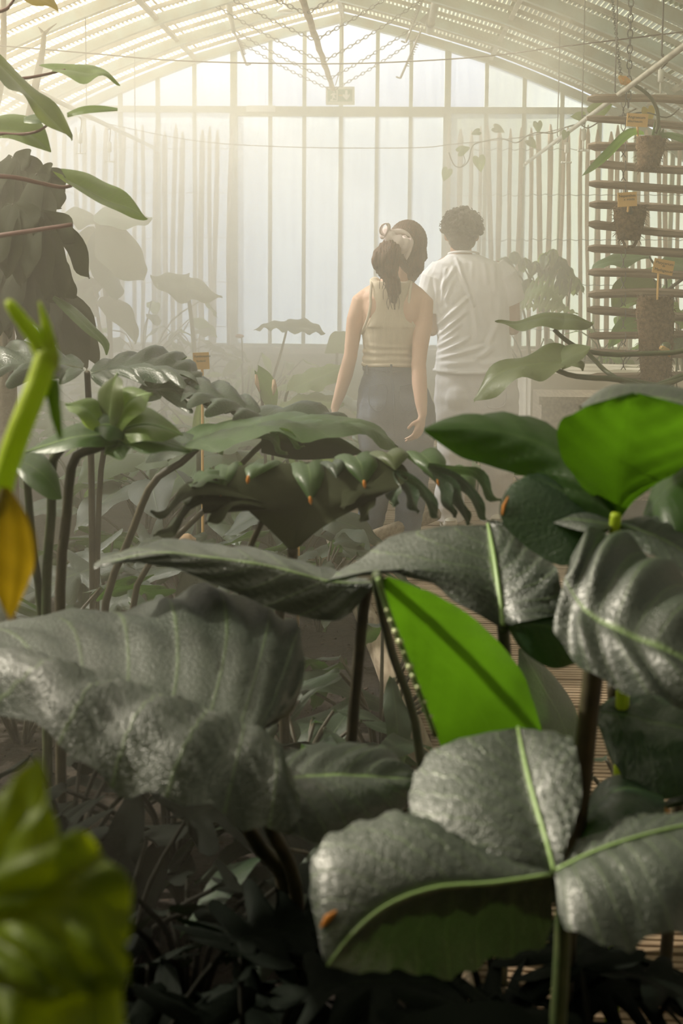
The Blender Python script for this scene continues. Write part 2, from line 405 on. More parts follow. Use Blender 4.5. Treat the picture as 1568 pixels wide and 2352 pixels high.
def stalk(parent, pts, rad, mat='stalk', name='stalk', n=14, seg=8, ground=None):
    w = [q if isinstance(q, Vector) else P(*q) for q in pts]
    if ground is not None: w.append(Vector(ground))
    S = catmull(w, n)
    if not hasattr(rad, '__len__'): rad = (rad, rad)
    return mk(name, MB().tube(S, [rad[0] + (rad[1] - rad[0]) * i / n for i in range(n + 1)], seg), MT[mat], parent)
# local leaves (length 1 along +Y, upper side +Z)
def local_leaf(kind, seed=0, arch=.25, fold=.12, wave=.03, width=1.0):
    rnd = random.Random(seed)
    if kind == 'heart':
        sp = [0, 0, 0, .14, .36, .62, .86, 1]; ex = [.02, .17, .36, .47, .43, .29, .12, 0]; ey = [-.02, -.2, -.17, .08, .36, .64, .88, 1.0]
    elif kind == 'ovate':
        sp = [0, .1, .3, .5, .7, .88, 1]; ex = [.02, .17, .29, .31, .24, .11, 0]; ey = [0, .06, .27, .5, .72, .9, 1]
    elif kind == 'lance':
        sp = [0, .1, .3, .5, .7, .88, 1]; ex = [.015, .06, .11, .125, .10, .05, 0]; ey = [0, .08, .3, .52, .73, .9, 1]
    elif kind == 'strap':
        sp = [0, .2, .4, .6, .8, 1]; ex = [.03, .035, .04, .04, .03, 0]; ey = [0, .2, .4, .6, .8, 1]
    else:   # lobed
        sp = [0, .05, .2, .4, .6, .8, 1]; ex = [.03, .28, .48, .50, .40, .24, 0]; ey = [-.02, -.12, .2, .48, .74, .95, 1.1]
    ex = [x * width for x in ex]
    def z(x, y): return -arch * y * y + fold * abs(x) - .5 * fold * x * x * 2
    S = [Vector((0, y, z(0, y))) for y in sp]
    R = [Vector((x, y, z(x, y))) for x, y in zip(ex, ey)]; L = [Vector((-x, y, z(x, y) + rnd.uniform(-.02, .02))) for x, y in zip(ex, ey)]
    if kind == 'lobed':
        mb = grid_leaf(S, L, R, 54, 4, (.1, .1), (.006, 8, .2), (wave, 4), (7, .72, 1.6), (0, 0, 1), seed)
    elif kind in ('strap', 'lance'):
        mb = grid_leaf(S, L, R, 12, 2, (.1, .1), (0, 1, 0), (wave, 2), None, (0, 0, 1), seed)
    else:
        mb = grid_leaf(S, L, R, 18, 4, (.15, .15), (.008, 7, .3), (wave, 3), None, (0, 0, 1), seed)
    return mb
LEAVES = {}
def leaf_mesh(kind, mat, variant=0):
    key = (kind, mat, variant)
    if key not in LEAVES:
        arch = {'heart': .22, 'ovate': .25, 'lance': .35, 'strap': .55, 'lobed': .3}[kind] + .12 * variant
        mb = local_leaf(kind, variant * 7 + 1, arch, .10 - .1 * variant, .03 + .015 * variant)
        me = bpy.data.meshes.new('leaf_' + kind)
        me.from_pydata([tuple(q) for q in mb.v], [], mb.f)
        lay = me.uv_layers.new(name='UVMap')
        lay.data.foreach_set('uv', np.array([mb.uv[l.vertex_index] for l in me.loops], dtype=np.float32).ravel())
        me.polygons.foreach_set('use_smooth', [True] * len(me.polygons))
        me.materials.append(MT[mat]); me.update()
        LEAVES[key] = me
    return LEAVES[key]
def orient(loc, d, up, size, roll=0, sx=1.0):
    y = Vector(d).normalized(); u = Vector(up); x = y.cross(u)
    if x.length < 1e-4: x = Vector((1, 0, 0))
    x.normalize(); zz = x.cross(y)
    R = Matrix((x, y, zz)).transposed()
    R = R @ Matrix.Rotation(roll, 3, 'Y')
    M = R.to_4x4() @ Matrix.Diagonal((size * sx, size, size, 1)); M.translation = Vector(loc)
    return M
def plant(name, label, base, n, h, size, kind, mat, cat='plant', group=None, seed=0, spread=.35, stalk_mat='stalk', tilt=(-.5, .2), az=None, rad=.006, trunk=None):
    """a clump: stalks rising from one base, each ending in its own leaf"""
    rnd = random.Random(seed * 31 + 5)
    base = Vector(base)
    t = thing(name, label, cat, base, group)
    if trunk:
        mk('trunk', MB().tube(catmull([base, base + Vector((rnd.uniform(-.03, .03), 0, trunk * .5)), base + Vector((rnd.uniform(-.05, .05), 0, trunk))], 8), [.022] * 9, 8), MT['trunk'], t)
    for i in range(n):
        a = (2 * math.pi * (i + rnd.uniform(-.3, .3)) / n) if az is None else rnd.uniform(*az)
        out = Vector((math.cos(a), math.sin(a), 0))
        hh = h * rnd.uniform(.55, 1.05)
        b0 = base + (Vector((0, 0, trunk * rnd.uniform(.5, 1))) if trunk else out * .02)
        top = base + out * spread * rnd.uniform(.35, 1.0) * h + Vector((0, 0, hh))
        midp = b0.lerp(top, .5) + Vector((0, 0, .12 * h)) - out * .03
        mk('stalk', MB().tube(catmull([b0, midp, top], 7), [rad * 1.3 - rad * .5 * k / 7 for k in range(8)], 5), MT[stalk_mat], t)
        d = out + Vector((rnd.uniform(-.3, .3), rnd.uniform(-.3, .3), rnd.uniform(*tilt)))
        inst('leaf', leaf_mesh(kind, mat, rnd.randint(0, 1)), t, orient(top - base, d, (0, 0, 1), size * rnd.uniform(.7, 1.15), rnd.uniform(-.5, .5)))
    return t
# ================================================================== setting
WY = 12.0                                     # the gable wall
PXM = 3000.0 / WY
XC = P(785, 250, WY).x                        # ridge line
def wx(px, py=400): return P(px, py, WY).x
def wz(py, px=785): return P(px, py, WY).z
PROF = [(0, 27), (80, 47), (160, 69), (252, 97), (332, 122), (417, 155), (500, 190), (567, 220), (640, 258), (700, 293), (760, 332), (820, 376), (870, 425), (900, 470)]
PROF = [(o / PXM, wz(y)) for o, y in PROF]
_po = [p[0] for p in PROF]; _pz = [p[1] for p in PROF]
def roof_z(x): return float(np.interp(abs(x - XC), _po, _pz))
def arc(n, inset=0.0):
    """points of the roof arch from left eave to right eave, moved inwards"""
    xs = np.concatenate([-np.array(_po[::-1]), np.array(_po[1:])]); zs = np.array(_pz[::-1] + _pz[1:])
    ds = np.concatenate([[0], np.cumsum(np.hypot(np.diff(xs), np.diff(zs)))])
    out = []
    for s in np.linspace(0, ds[-1], n + 1):
        x, z = np.interp(s, ds, xs), np.interp(s, ds, zs)
        x2, z2 = np.interp(min(s + .05, ds[-1]), ds, xs), np.interp(min(s + .05, ds[-1]), ds, zs)
        x1, z1 = np.interp(max(s - .05, 0), ds, xs), np.interp(max(s - .05, 0), ds, zs)
        t = np.array([x2 - x1, z2 - z1]); t /= np.linalg.norm(t); nrm = np.array([-t[1], t[0]])
        out.append((XC + x - nrm[0] * inset, z - nrm[1] * inset, nrm[0], nrm[1], s / ds[-1]))
    return out
EAVE = _po[-1]; YB = -2.6; XL, XR = XC - EAVE, XC + EAVE; ZE = _pz[-1]
# ---- floor, boardwalk
fl = MB(); NX, NY = 50, 80
for j in range(NY + 1):
    for i in range(NX + 1):
        x = XL - .1 + (XR - XL + .2) * i / NX; y = YB + (WY + .2 - YB) * j / NY
        fl.v.append(Vector((x, y, -.05 + .035 * noise.noise(Vector((x * 2.3, y * 2.3, 0))) + .02 * noise.noise(Vector((x * 9, y * 9, 3))))))
fl.f = [(j * (NX + 1) + i, j * (NX + 1) + i + 1, (j + 1) * (NX + 1) + i + 1, (j + 1) * (NX + 1) + i) for j in range(NY) for i in range(NX)]
mk('floor', fl, MT['soil'], kind='structure')
def path_l(y): return .20 - .13 * max(0, y - 3.4)
def path_r(y): return 1.32 - .10 * max(0, y - 4.2)
ch = MB(); rc = random.Random(12)
for _ in range(5200):
    yy = 1.3 + 5.2 * rc.random() ** 1.3; xx = rc.uniform(-2.0, 2.2)
    if path_l(yy) - .04 < xx < path_r(yy) + .04: continue
    zz = -.05 + .035 * noise.noise(Vector((xx * 2.3, yy * 2.3, 0))) + .02 * noise.noise(Vector((xx * 9, yy * 9, 3))) + rc.uniform(.0, .012)
    ll = rc.uniform(.008, .030); q = Quaternion((rc.uniform(-1, 1) * .5, rc.uniform(-1, 1) * .5, rc.uniform(-3, 3))) if False else Matrix.Rotation(rc.uniform(0, 6.3), 3, 'Z') @ Matrix.Rotation(rc.uniform(-.6, .6), 3, 'X') @ Matrix.Rotation(rc.uniform(-.5, .5), 3, 'Y')
    ch.box((xx, yy, zz), (ll, ll * rc.uniform(.25, .6), ll * .22), q)
mu = mk('bark_mulch', ch, MT['bark'], smooth=False, kind='stuff'); mu['label'] = 'dark bark mulch scattered over the planting beds'; mu['category'] = 'mulch'
walk = thing('boardwalk', None, None, (0, 0, 0), kind='structure')
y = .2; i = 0
prof = []
for k in range(5):
    a = -.066 + .132 * k / 5; w = .132 / 5
    prof += [(a + .002, 0), (a + w - .007, 0), (a + w - .005, -.006), (a + w, -.006)]
while y < 10.6:
    dz = random.uniform(-.002, .002); x0, x1 = path_l(y) + random.uniform(-.01, .01), path_r(y) + random.uniform(-.01, .01)
    mb = MB(); ra = [Vector((x0, y + a, z + dz)) for a, z in prof] + [Vector((x0, y + .066, -.03)), Vector((x0, y - .066, -.03))]
    rb = [Vector((x1, q.y, q.z)) for q in ra]
    mb.ring_loft([ra, rb]); mk('board', mb, MT['deck'], walk, smooth=False)
    y += .14; i += 1
for nm, fx in (('trim_1', lambda y: path_l(y) - .05), ('trim_2', lambda y: path_r(y) + .05)):
    pts = [Vector((fx(yy), yy, .015 + .01 * math.sin(yy * 3))) for yy in np.linspace(.3, 10.5, 30)]
    mk(nm, MB().tube(pts, .045, 8), MT['kerb'], kind='structure')
# ---- end wall: masonry base with a coping, glazing above
zs = wz(797)
wall = thing('wall_back', None, None, (XC, WY, 0), kind='structure')
mk('base', MB().box((XC, WY + .10, zs / 2 - .05), (2 * EAVE + .3, .22, zs + .0)), MT['masonry_green'], wall, smooth=False)
mk('coping', MB().box((XC, WY + .06, zs - .035), (2 * EAVE + .3, .34, .05)), MT['masonry'], wall, smooth=False)
mk('wall_left', MB().box((XL - .08, (WY + YB) / 2, ZE / 2), (.12, WY - YB, ZE)), MT['masonry_green'], smooth=False, kind='structure')
mk('wall_right', MB().box((XR + .08, (WY + YB) / 2, ZE / 2), (.12, WY - YB, ZE)), MT['masonry'], smooth=False, kind='structure')
fw = MB(); A = arc(24)
ring = [Vector((a[0], YB, a[1])) for a in A] + [Vector((XR, YB, -.1)), Vector((XL, YB, -.1))]
fw.ring_loft([ring, [q + Vector((0, -.12, 0)) for q in ring]]); mk('wall_front', fw, MT['masonry_green'], smooth=False, kind='structure')
# gable glazing
gl = thing('window_1', None, None, (XC, WY, zs), kind='structure')
MUL = [(-60, 8), (25, 8), (108, 8), (193, 8), (277, 9), (363, 9), (447, 8.5), (537, 14), (621, 8.5), (699, 8.5), (783, 9), (866, 8.5), (943, 8.5), (1027, 14), (1116, 8.5), (1203, 9), (1290, 9), (1377, 9), (1462, 9), (1547, 9), (1630, 9)]
z_tr0, z_tr1 = wz(260), wz(246)
MX = []
for k, (px, w) in enumerate(MUL):
    x = wx(px, 250); MX.append((x, w / PXM))
    zt = roof_z(x) - .02
    if zt < zs + .1: continue
    wd = w / PXM; thick = .07 if w > 10 else .045
    mb = MB(); h = zt - zs
    for q0, q1, ww in ((zs, z_tr0, wd * (1.25 if w > 10 else 1.0)), (z_tr0, zt, wd)):
        if q1 <= q0: continue
        mb.box((x, WY - .01, (q0 + q1) / 2), (ww, thick, q1 - q0))
    mk('post' if w > 10 else 'mullion', mb, MT['frame'], gl, smooth=False)
mk('transom', MB().box((XC, WY - .012, (z_tr0 + z_tr1) / 2), (2 * EAVE - .9, .075, z_tr1 - z_tr0)), MT['frame'], gl, smooth=False)
xa, xb = wx(543), wx(1022)
mk('header', MB().box(((xa + xb) / 2, WY - .02, wz(264)), (xb - xa, .05, .035)), MT['frame'], gl, smooth=False)
mk('sill', MB().box((XC, WY - .01, zs + .012), (2 * EAVE - .05, .10, .03)), MT['frame'], gl, smooth=False)
mk('bracket', MB().box((wx(600), WY - .05, wz(252)), (.26, .03, .055)), MT['white'], gl, smooth=False)
for k in range(len(MX) - 1):
    x0, x1 = MX[k][0], MX[k + 1][0]
    if x1 < XL or x0 > XR: continue
    x0, x1 = max(x0, XL), min(x1, XR)
    zt0, zt1 = roof_z(x0) - .01, roof_z(x1) - .01
    top = min(z_tr0 + .02, 99)
    a, b = min(zt0, top), min(zt1, top)
    tilt = random.uniform(-.004, .004)
    if min(a, b) > zs + .02:
        mk('pane', MB().add([(x0, WY + .01 + tilt, zs), (x1, WY + .01 - tilt, zs), (x1, WY + .01 - tilt, b), (x0, WY + .01 + tilt, a)], [(0, 1, 2, 3)]), MT['pane_algae' if x0 > wx(1020) else 'pane_lime'], gl, smooth=False)
    if max(zt0, zt1) > z_tr1 + .03:
        zb = z_tr1 - .02
        mk('pane', MB().add([(x0, WY + .012, zb), (x1, WY + .012, zb), (x1, WY + .012, max(zt1, zb)), (x0, WY + .012, max(zt0, zb))], [(0, 1, 2, 3)]), MT['pane_dull' if x0 > wx(1110) else 'pane_clear'], gl, smooth=False)
# ---- roof
roof = thing('ceiling', None, None, (XC, 0, 3.7), kind='structure')
def arch_rib(y, w, d, inset, n=36):
    A = arc(n, inset); B = arc(n, inset + d); mb = MB(); rings = []
    for a, b in zip(A, B):
        rings.append([Vector((a[0], y - w / 2, a[1])), Vector((a[0], y + w / 2, a[1])), Vector((b[0], y + w / 2, b[1])), Vector((b[0], y - w / 2, b[1]))])
    return mb.ring_loft(rings)
RIBS = [WY - .02 - .97 * i for i in range(16) if WY - .97 * i > YB]
for i, y in enumerate(RIBS):
    mk('rafter', arch_rib(y, .06 if i else .09, .075, .02), MT['rafter'], roof, smooth=False)
    if i < len(RIBS) - 1:
        for q in (.30, .63):
            mk('glazing_bar', arch_rib(y - .97 * q, .022, .03, .02, 30), MT['bar'], roof, smooth=False)
for o in (0, 1.33, -1.33, 2.55, -2.55, 3.4, -3.4):
    x = XC + o; z = roof_z(x) - .05; w = .035
    sl = (roof_z(x + .1) - roof_z(x - .1)) / .2 if o else 0
    mk('purlin', MB().box((x, (WY + YB) / 2, z), (w, WY - YB, .035), Matrix.Rotation(-math.atan(sl), 3, 'Y')), MT['bar'], roof, smooth=False)
NA = 1200
A = arc(NA)
def sheet(y0, y1, i0, i1, mat, lift):
    mb = MB(); mb.uv = []
    ra, rb = [], []
    for i in range(i0, i1 + 1):
        a = A[i]; ph = i / 5.0
        w = .008 * math.sin(2 * math.pi * ph) + lift
        x, z = a[0] + a[2] * w, a[1] + a[3] * w
        ra.append(Vector((x, y0, z))); rb.append(Vector((x, y1, z)))
    mb.ring_loft([ra, rb], closed_u=False, caps=False)
    mb.uv = [((i0 + k) / 5.0, 0) for k in range(len(ra))] + [((i0 + k) / 5.0, 1) for k in range(len(ra))]
    return mk('roof_sheet', mb, MT[mat], roof)
for i in range(len(RIBS) - 1):
    cuts = [0, 215, 400, 600, 800, 985, NA]
    for c in range(6):
        sheet(RIBS[i] + .05, RIBS[i + 1] - .05, cuts[c], min(cuts[c + 1] + 4, NA), 'sheet_block' if RIBS[i + 1] < 1.0 else 'sheet_sun' if c < 3 else 'sheet_dim', .012 + .006 * ((c + i) % 2))
# ---- mist hanging in the far half of the house
def mist(name, y0, y1, x0, x1, inset, dens, label, z0=-.02, ztop=None):
    xs = np.linspace(x0, x1, 14)
    ring = [Vector((x, y0, min(roof_z(x) - inset, ztop or 99))) for x in xs] + [Vector((x1, y0, z0)), Vector((x0, y0, z0))]
    mb = MB().ring_loft([ring, [Vector((q.x, y1, q.z)) for q in ring]])
    o = mk(name, mb, mist_mat(name, dens), smooth=False, kind='stuff'); o['label'] = label; o['category'] = 'mist'
    return o
mist('mist', 2.2, 11.93, XL + .02, XR - .02, .03, .055, 'thin pale mist filling the far half of the greenhouse')
mist('mist_layer', 5.0, 11.92, XL + .04, .80, .08, .23, 'dense sunlit mist hanging around the couple, below the roof', z0=.62, ztop=2.55)
mist('mist_bank', 6.9, 11.90, XL + .05, P(560, 700, 9).x, .12, .14, 'thicker bank of mist over the beds on the sunny side', ztop=2.5)
# ================================================================== things overhead
def link_chain(p0, p1, link=.044, wire=.0032, sag=.0):
    p0, p1 = Vector(p0), Vector(p1); d = p1 - p0; n = max(2, int(d.length / (link * .78))); mb = MB()
    t = d.normalized(); a = Vector((0, 1, 0)) - t * t.y
    if a.length < .1: a = Vector((1, 0, 0)) - t * t.x
    a.normalize(); b = t.cross(a)
    for i in range(n):
        s = (i + .5) / n; c = p0 + d * s + Vector((0, 0, -sag * 4 * s * (1 - s)))
        sd = (a if i % 2 else b); pts = []
        for k in range(9):
            an = 2 * math.pi * k / 8
            pts.append(c + t * (math.cos(an) * link * .5) + sd * (math.sin(an) * link * .27))
        mb.tube(pts, wire, 4)
    return mb
pole_p = lambda d: Vector((P(695, 0, 7.83).x * (1) + (P(765, 205, 11.9).x - P(695, 0, 7.83).x) * (d - 7.83) / 4.07, d, 3.02))
pz0, pz1 = P(695, 0, 7.83), P(765, 206, 11.9)
def pole_at(d): return pz0.lerp(pz1, (d - 7.83) / 4.07)
pts = [pole_at(d) + Vector((.003 * math.sin(d * 9), 0, .003 * math.sin(d * 7))) for d in np.linspace(5.2, 11.93, 44)]
tag(mk('hanging_pole', MB().tube(pts, [.022 + .006 * noise.noise(q * 9) for q in pts], 9), MT['pole']), 'rough barked pole hung lengthways under the ridge', 'pole')
names = ['by the gable glazing', 'second from the gable', 'third from the gable', 'fourth from the gable', 'nearest the camera']
for i, d in enumerate((11.72, RIBS[1], RIBS[2], RIBS[3], RIBS[4])):
    q = pole_at(d)
    for sgn, nm in ((-1, 'sunlit'), (1, 'shaded')):
        x = XC + sgn * .78 - .1; top = Vector((x, d, roof_z(x) - .09))
        tag(mk('chain', link_chain(top, q + Vector((sgn * .015, 0, -.02)), sag=.02), MT['chain']),
            'slanting link chain holding the pole to the %s roof slope, %s' % (nm, names[i]), 'chain', 'chains carrying the ridge pole')
q = P(781, 200, 11.6); tp = P(781, 30, 11.6)
tag(mk('sign_cable', MB().tube(catmull([P(783, 22, 11.7), P(787, 110, 11.75), P(780, 160, 11.75), P(770, 196, 11.8)], 14), .004, 5), MT['cable']), 'loose grey cable dangling from the ridge to the exit sign', 'cable')
# exit sign
es = thing('exit_sign', 'small green running man and down arrow exit sign on the transom', 'sign', P(782, 219, 11.88))
def rel(px, py, d=0): return P(px, py, 11.86 - d)
def flat(poly, d=0, th=.004):
    f = [rel(x, y, d) for x, y in poly]; return MB().ring_loft([f, [q + Vector((0, th, 0)) for q in f]])
mk('case', flat([(748, 199), (814, 199), (814, 240), (748, 240)], 0, .05), MT['sign_case'], es, smooth=False)
mk('face', flat([(752.5, 205), (808.5, 205), (808.5, 233), (752.5, 233)], .006), MT['sign_green'], es, smooth=False)
mk('arrow', flat([(792, 207), (798, 207), (798, 219), (803, 214.5), (803, 221), (795, 230), (787, 221), (787, 214.5), (792, 219)], .011), MT['sign_white'], es, smooth=False)
mk('doorway', flat([(758, 206.5), (775, 206.5), (775, 232), (758, 232), (758, 230), (772.5, 230), (772.5, 208), (758, 208)], .011), MT['sign_white'], es, smooth=False)
man = MB()
for poly in ([(763, 214), (768, 213), (768, 221), (763, 222)], [(768, 213), (772, 216), (771, 218), (767, 216)], [(763, 214), (758.5, 218), (759.5, 220), (763, 217)], [(764, 221), (768, 220), (771, 226), (769, 227)], [(764, 221), (767, 222), (763, 230), (758, 230), (758, 228.5), (762, 228)]):
    f = flat(poly, .012); man.add(f.v, f.f)
man.ball(rel(766.5, 210.5, .012), .008, 8, 5); mk('running_man', man, MT['sign_white'], es, smooth=False)
mk('status_lamp', MB().box(rel(779.5, 219, .012), (.014, .004, .006)).box(rel(784, 219, .012), (.012, .004, .006)), MT['amber'], es, smooth=False)
# vent racks, arms and lamp
def rack(pa, pb, d, lab, teeth, side):
    a, b = P(pa[0], pa[1], d), P(pb[0], pb[1], d); t = (b - a).normalized(); n = Vector((t.z, 0, -t.x)) * side
    r = thing('vent_rack', lab, 'vent rack', a)
    mk('bar', MB().tube([a, a.lerp(b, .5), b], .009, 4), MT['steel'], r, smooth=False)
    mt = MB()
    for s in np.linspace(teeth[0], teeth[1], 13): mt.tube([a.lerp(b, s), a.lerp(b, s) + n * .028 - t * .006], [.006, .003], 4)
    mk('teeth', mt, MT['steel'], r, smooth=False)
    mk('stop', MB().tube([b, b - n * .0 + Vector((.035 * (1 if b.x > a.x else -1), 0, .012))], .007, 5), MT['steel'], r)
    return r
r1 = rack((536, 68), (566, 150), 10.6, 'toothed vent rack hanging from the sunlit slope beside the tall post', (.28, .72), -1)
mk('arm', MB().tube([P(519, -20, 10.2), P(528, 30, 10.4), P(537, 75, 10.6)], [.03, .024, .015], 8), MT['pipe'], r1)
r2 = rack((974, -10), (931, 98), 10.4, 'toothed vent rack on the shaded slope, nearer the ridge', (.1, .6), 1)
r3 = rack((970, 62), (919, 180), 10.8, 'long toothed vent rack hanging lowest on the shaded slope', (.2, .75), -1)
vp = thing('vent_shaft', 'pale capped vent pipe with collar hanging from the shaded slope', 'vent shaft', P(990, 40, 10.3))
mk('tube', MB().tube([P(1004, -60, 9.6), P(1000, 0, 10.1), P(986, 74, 10.4)], .028, 12), MT['pipe'], vp)
mk('collar', MB().tube([P(992, 26, 10.25), P(991, 31, 10.26)], .036, 12).tube([P(988, 52, 10.3), P(987.5, 56, 10.32)], .038, 12), MT['steel'], vp)
mk('gusset', MB().add([P(962, 48, 10.42), P(984, 26, 10.42), P(984, 62, 10.42), P(962, 48, 10.45), P(984, 26, 10.45), P(984, 62, 10.45)], [(0, 1, 2), (5, 4, 3), (0, 3, 4, 1), (1, 4, 5, 2), (2, 5, 3, 0)]), MT['steel'], vp, smooth=False)
lp = thing('pendant_lamp', 'small white bell lamp hanging under the sunlit roof', 'lamp', P(655, 15, 9.8))
c = P(655, 25, 9.8)
def disc(c, r, n=16): return [c + Vector((r * math.cos(2 * math.pi * k / n), r * math.sin(2 * math.pi * k / n), 0)) for k in range(n)]
mk('shade', MB().ring_loft([disc(c + Vector((0, 0, z)), r) for z, r in ((-.008, .057), (0, .06), (.012, .045), (.03, .018), (.05, .012), (.10, .010))]), MT['white'], lp)
mk('stem', MB().tube([c + Vector((0, 0, .09)), Vector((c.x, c.y, roof_z(c.x) - .02))], .006, 6), MT['white'], lp)
# pipes running lengthways
pa, pb = P(1640, 50, 5.2), P(1196, 396, 11.7); pb.z = P(1318, 296, 8.7).z; pb.x = P(1318, 296, 8.7).x
pa = Vector((P(1508, 150, 6).x, 4.4, P(1508, 150, 6).z)); pb = Vector((P(1318, 296, 8.7).x, 11.95, P(1318, 296, 8.7).z))
mp_ = thing('mist_pipe', 'long pale mist pipe running down the shaded side to the gable', 'pipe', pa)
mk('tube', MB().tube([pa, pa.lerp(pb, .5), pb], .014, 10), MT['pipe'], mp_)
for s in (.2, .36, .52, .68):
    q = pa.lerp(pb, s); mk('hanger', MB().tube([q + Vector((.0, 0, -.026)), q + Vector((.025, 0, 0)), q + Vector((.0, 0, .03)), q + Vector((0, 0, roof_z(q.x) - q.z - .02))], .004, 5), MT['wire'], mp_)
pc, pd = Vector((P(193, 262, 9).x, 6.2, P(193, 262, 9).z)), Vector((P(193, 262, 9).x, 11.95, P(193, 262, 9).z))
mp2 = thing('mist_pipe', 'thin pale mist pipe on the sunlit side, half lost in the haze', 'pipe', pc)
mk('tube', MB().tube([pc, pc.lerp(pd, .5), pd], .016, 10), MT['pipe'], mp2)
for s in (.5, .8):
    q = pc.lerp(pd, s); mk('hanger', MB().tube([q, q + Vector((0, 0, roof_z(q.x) - q.z - .02))], .004, 5), MT['wire'], mp2)
def nozzle(px, py, d, top, lab):
    q = P(px, py, d); t = thing('mist_nozzle', lab, 'mist nozzle', q, 'mist nozzles hanging from pipes')
    mk('hose', MB().tube(catmull([q + Vector((0, 0, .03)), q + Vector((.01, 0, .12)), P(px + top[0], py - top[1], d)], 8), .004, 5), MT['wire'], t)
    mk('weight', MB().tube([q + Vector((0, 0, .04)), q + Vector((0, 0, .035)), q + Vector((0, 0, -.03)), q + Vector((0, 0, -.036))], [.006, .016, .016, .006], 10), MT['white'], t)
    mk('head', MB().tube([q + Vector((0, 0, -.03)), q + Vector((0, 0, -.10))], .005, 6).tube([q + Vector((-.03, 0, -.10)), q + Vector((.03, 0, -.10))], .005, 6).ball(q + Vector((-.03, 0, -.10)), .009, 6, 4).ball(q + Vector((.03, 0, -.10)), .009, 6, 4), MT['white'], t)
nozzle(1340, 310, 8.6, (-8, 40), 'white mist nozzle hanging nearest the slatted orchid rack')
nozzle(1301, 340, 9.4, (-4, 36), 'white mist nozzle hanging in front of the shaded picket fence')
nozzle(251, 338, 9.2, (-3, 40), 'white mist nozzle hanging in front of the sunlit picket fence')
nozzle(184, 318, 9.0, (-3, 50), 'white mist nozzle hanging beside the limp olive leaf tip')
nozzle(1517, 175, 7.6, (6, 42), 'white ribbed mist nozzle hanging high under the shaded roof')
def wire(name, pts, r, lab): tag(mk(name, MB().tube(catmull([P(*q) for q in pts], 30), r, 5), MT['cable']), lab, 'wire')
wire('span_wire', [(-60, 100, 7.4), (200, 122, 7.6), (400, 139, 7.8), (640, 146, 8), (850, 145, 8), (1100, 131, 7.8), (1300, 106, 7.4), (1620, 67, 7.0)], .0042, 'upper dark wire sagging right across under the roof')
wire('span_wire', [(150, 262, 10.2), (300, 296, 10.2), (460, 325, 10.2), (620, 336, 10.2), (785, 340, 10.2), (968, 339, 10.2), (1040, 331, 10.2), (1200, 315, 10), (1330, 285, 9.8)], .0036, 'lower thin wire sagging in front of the whitewashed panes')
# ================================================================== picket fences on the sill
def paling(a, b, w, seed, horizontal=False, th=.03):
    tip = .55 if horizontal else .30
    """one split chestnut pale, uneven, with a hacked point at its end b"""
    rnd = random.Random(seed); n = 9; mb = MB(); rings = []
    d = b - a; t = d.normalized(); side = Vector((1, 0, 0)) if not horizontal else Vector((0, 0, 1)); side = (side - t * side.dot(t)).normalized(); dep = t.cross(side)
    amp = rnd.uniform(.006, .016); ph = rnd.uniform(0, 6)
    for i in range(n + 1):
        s = i / n; c = a + d * s + side * (amp * math.sin(ph + 4.2 * s)) + dep * (.006 * math.sin(ph * 2 + 5 * s))
        ww = w * (.92 + .16 * noise.noise(Vector((seed, s * 4, 0)))); tt = th * (.9 + .2 * noise.noise(Vector((seed, s * 4, 5))))
        if i == n: ww *= tip; tt *= tip + .2
        if i == n - 1:
            c = a + d * .955 + side * (amp * math.sin(ph + 4.2 * .955))
        rings.append([c + side * (x * ww) + dep * (y * tt) for x, y in ((-.5, -.25), (-.2, -.5), (.25, -.45), (.5, -.1), (.35, .45), (-.4, .4))])
    return mb.ring_loft(rings)
def fence(xs, lab, seed, wires):
    f = thing('picket_fence', lab, 'fence', (P(xs[0], 700, 11.8).x, 11.8, zs))
    for i, px in enumerate(xs):
        rnd = random.Random(seed + i); ty = 290 + rnd.uniform(-7, 14)
        a = P(px + rnd.uniform(-6, 6) - 4, 800, 11.8); b = P(px + rnd.uniform(-5, 5), ty, 11.8)
        a.z = zs - .02
        mk('pale', paling(a, b, rnd.uniform(.036, .054), seed * 50 + i), MT['paling'], f, smooth=False)
    for wy in wires:
        pts = [P(px, wy + 3 * math.sin(px * .23) , 11.79 - .03 * (k % 2)) for k, px in enumerate(np.arange(xs[0] - 6, xs[-1] + 12, 14))]
        mk('tie_wire', MB().tube(pts, .003, 4), MT['wire'], f)
    return f
fence([-20, 8, 36, 62, 88, 108, 128, 150, 172, 192, 214, 240, 264, 284, 308, 330, 356, 378, 400, 422, 443, 465, 480, 500, 526], 'sunlit split chestnut picket fence against the glazing, pale in haze', 3, (341, 443, 546, 648, 750))
fence([1034, 1055, 1079, 1102, 1126, 1148, 1172, 1190, 1217, 1237, 1260, 1290, 1306, 1330, 1352, 1372, 1397, 1420, 1442, 1466, 1490, 1511, 1534, 1556, 1580, 1604], 'shaded split chestnut picket fence standing behind the orchid rack', 4, (343, 448, 551, 655, 757))
# dark stone bench and planter by the shaded wall
mk('stone_bench', MB().box((P(1500, 860, 8.8).x + .24, 9.3, P(1400, 880, 8.7).z / 2 - .02), (2.1, .9, P(1400, 830, 8.85).z + .0)), MT['masonry'], smooth=False)
tag(bpy.data.objects['stone_bench'], 'low pale beige stone bench behind the couple on the shaded side', 'bench')
pb_ = MB(); x0 = P(1243, 950, 8.2).x; zt = P(1243, 912, 8.2).z
pb_.box((x0 + .65, 8.45, zt / 2 - .02), (1.3, .5, zt + .04))
pl = mk('planter_box', pb_, MT['kerb'], smooth=False); tag(pl, 'dark square planter box standing against the pale stone bench', 'planter')
mk('rim', MB().box((x0 + .65, 8.19, zt - .02), (1.34, .03, .05)), MT['kerb'], pl, smooth=False)
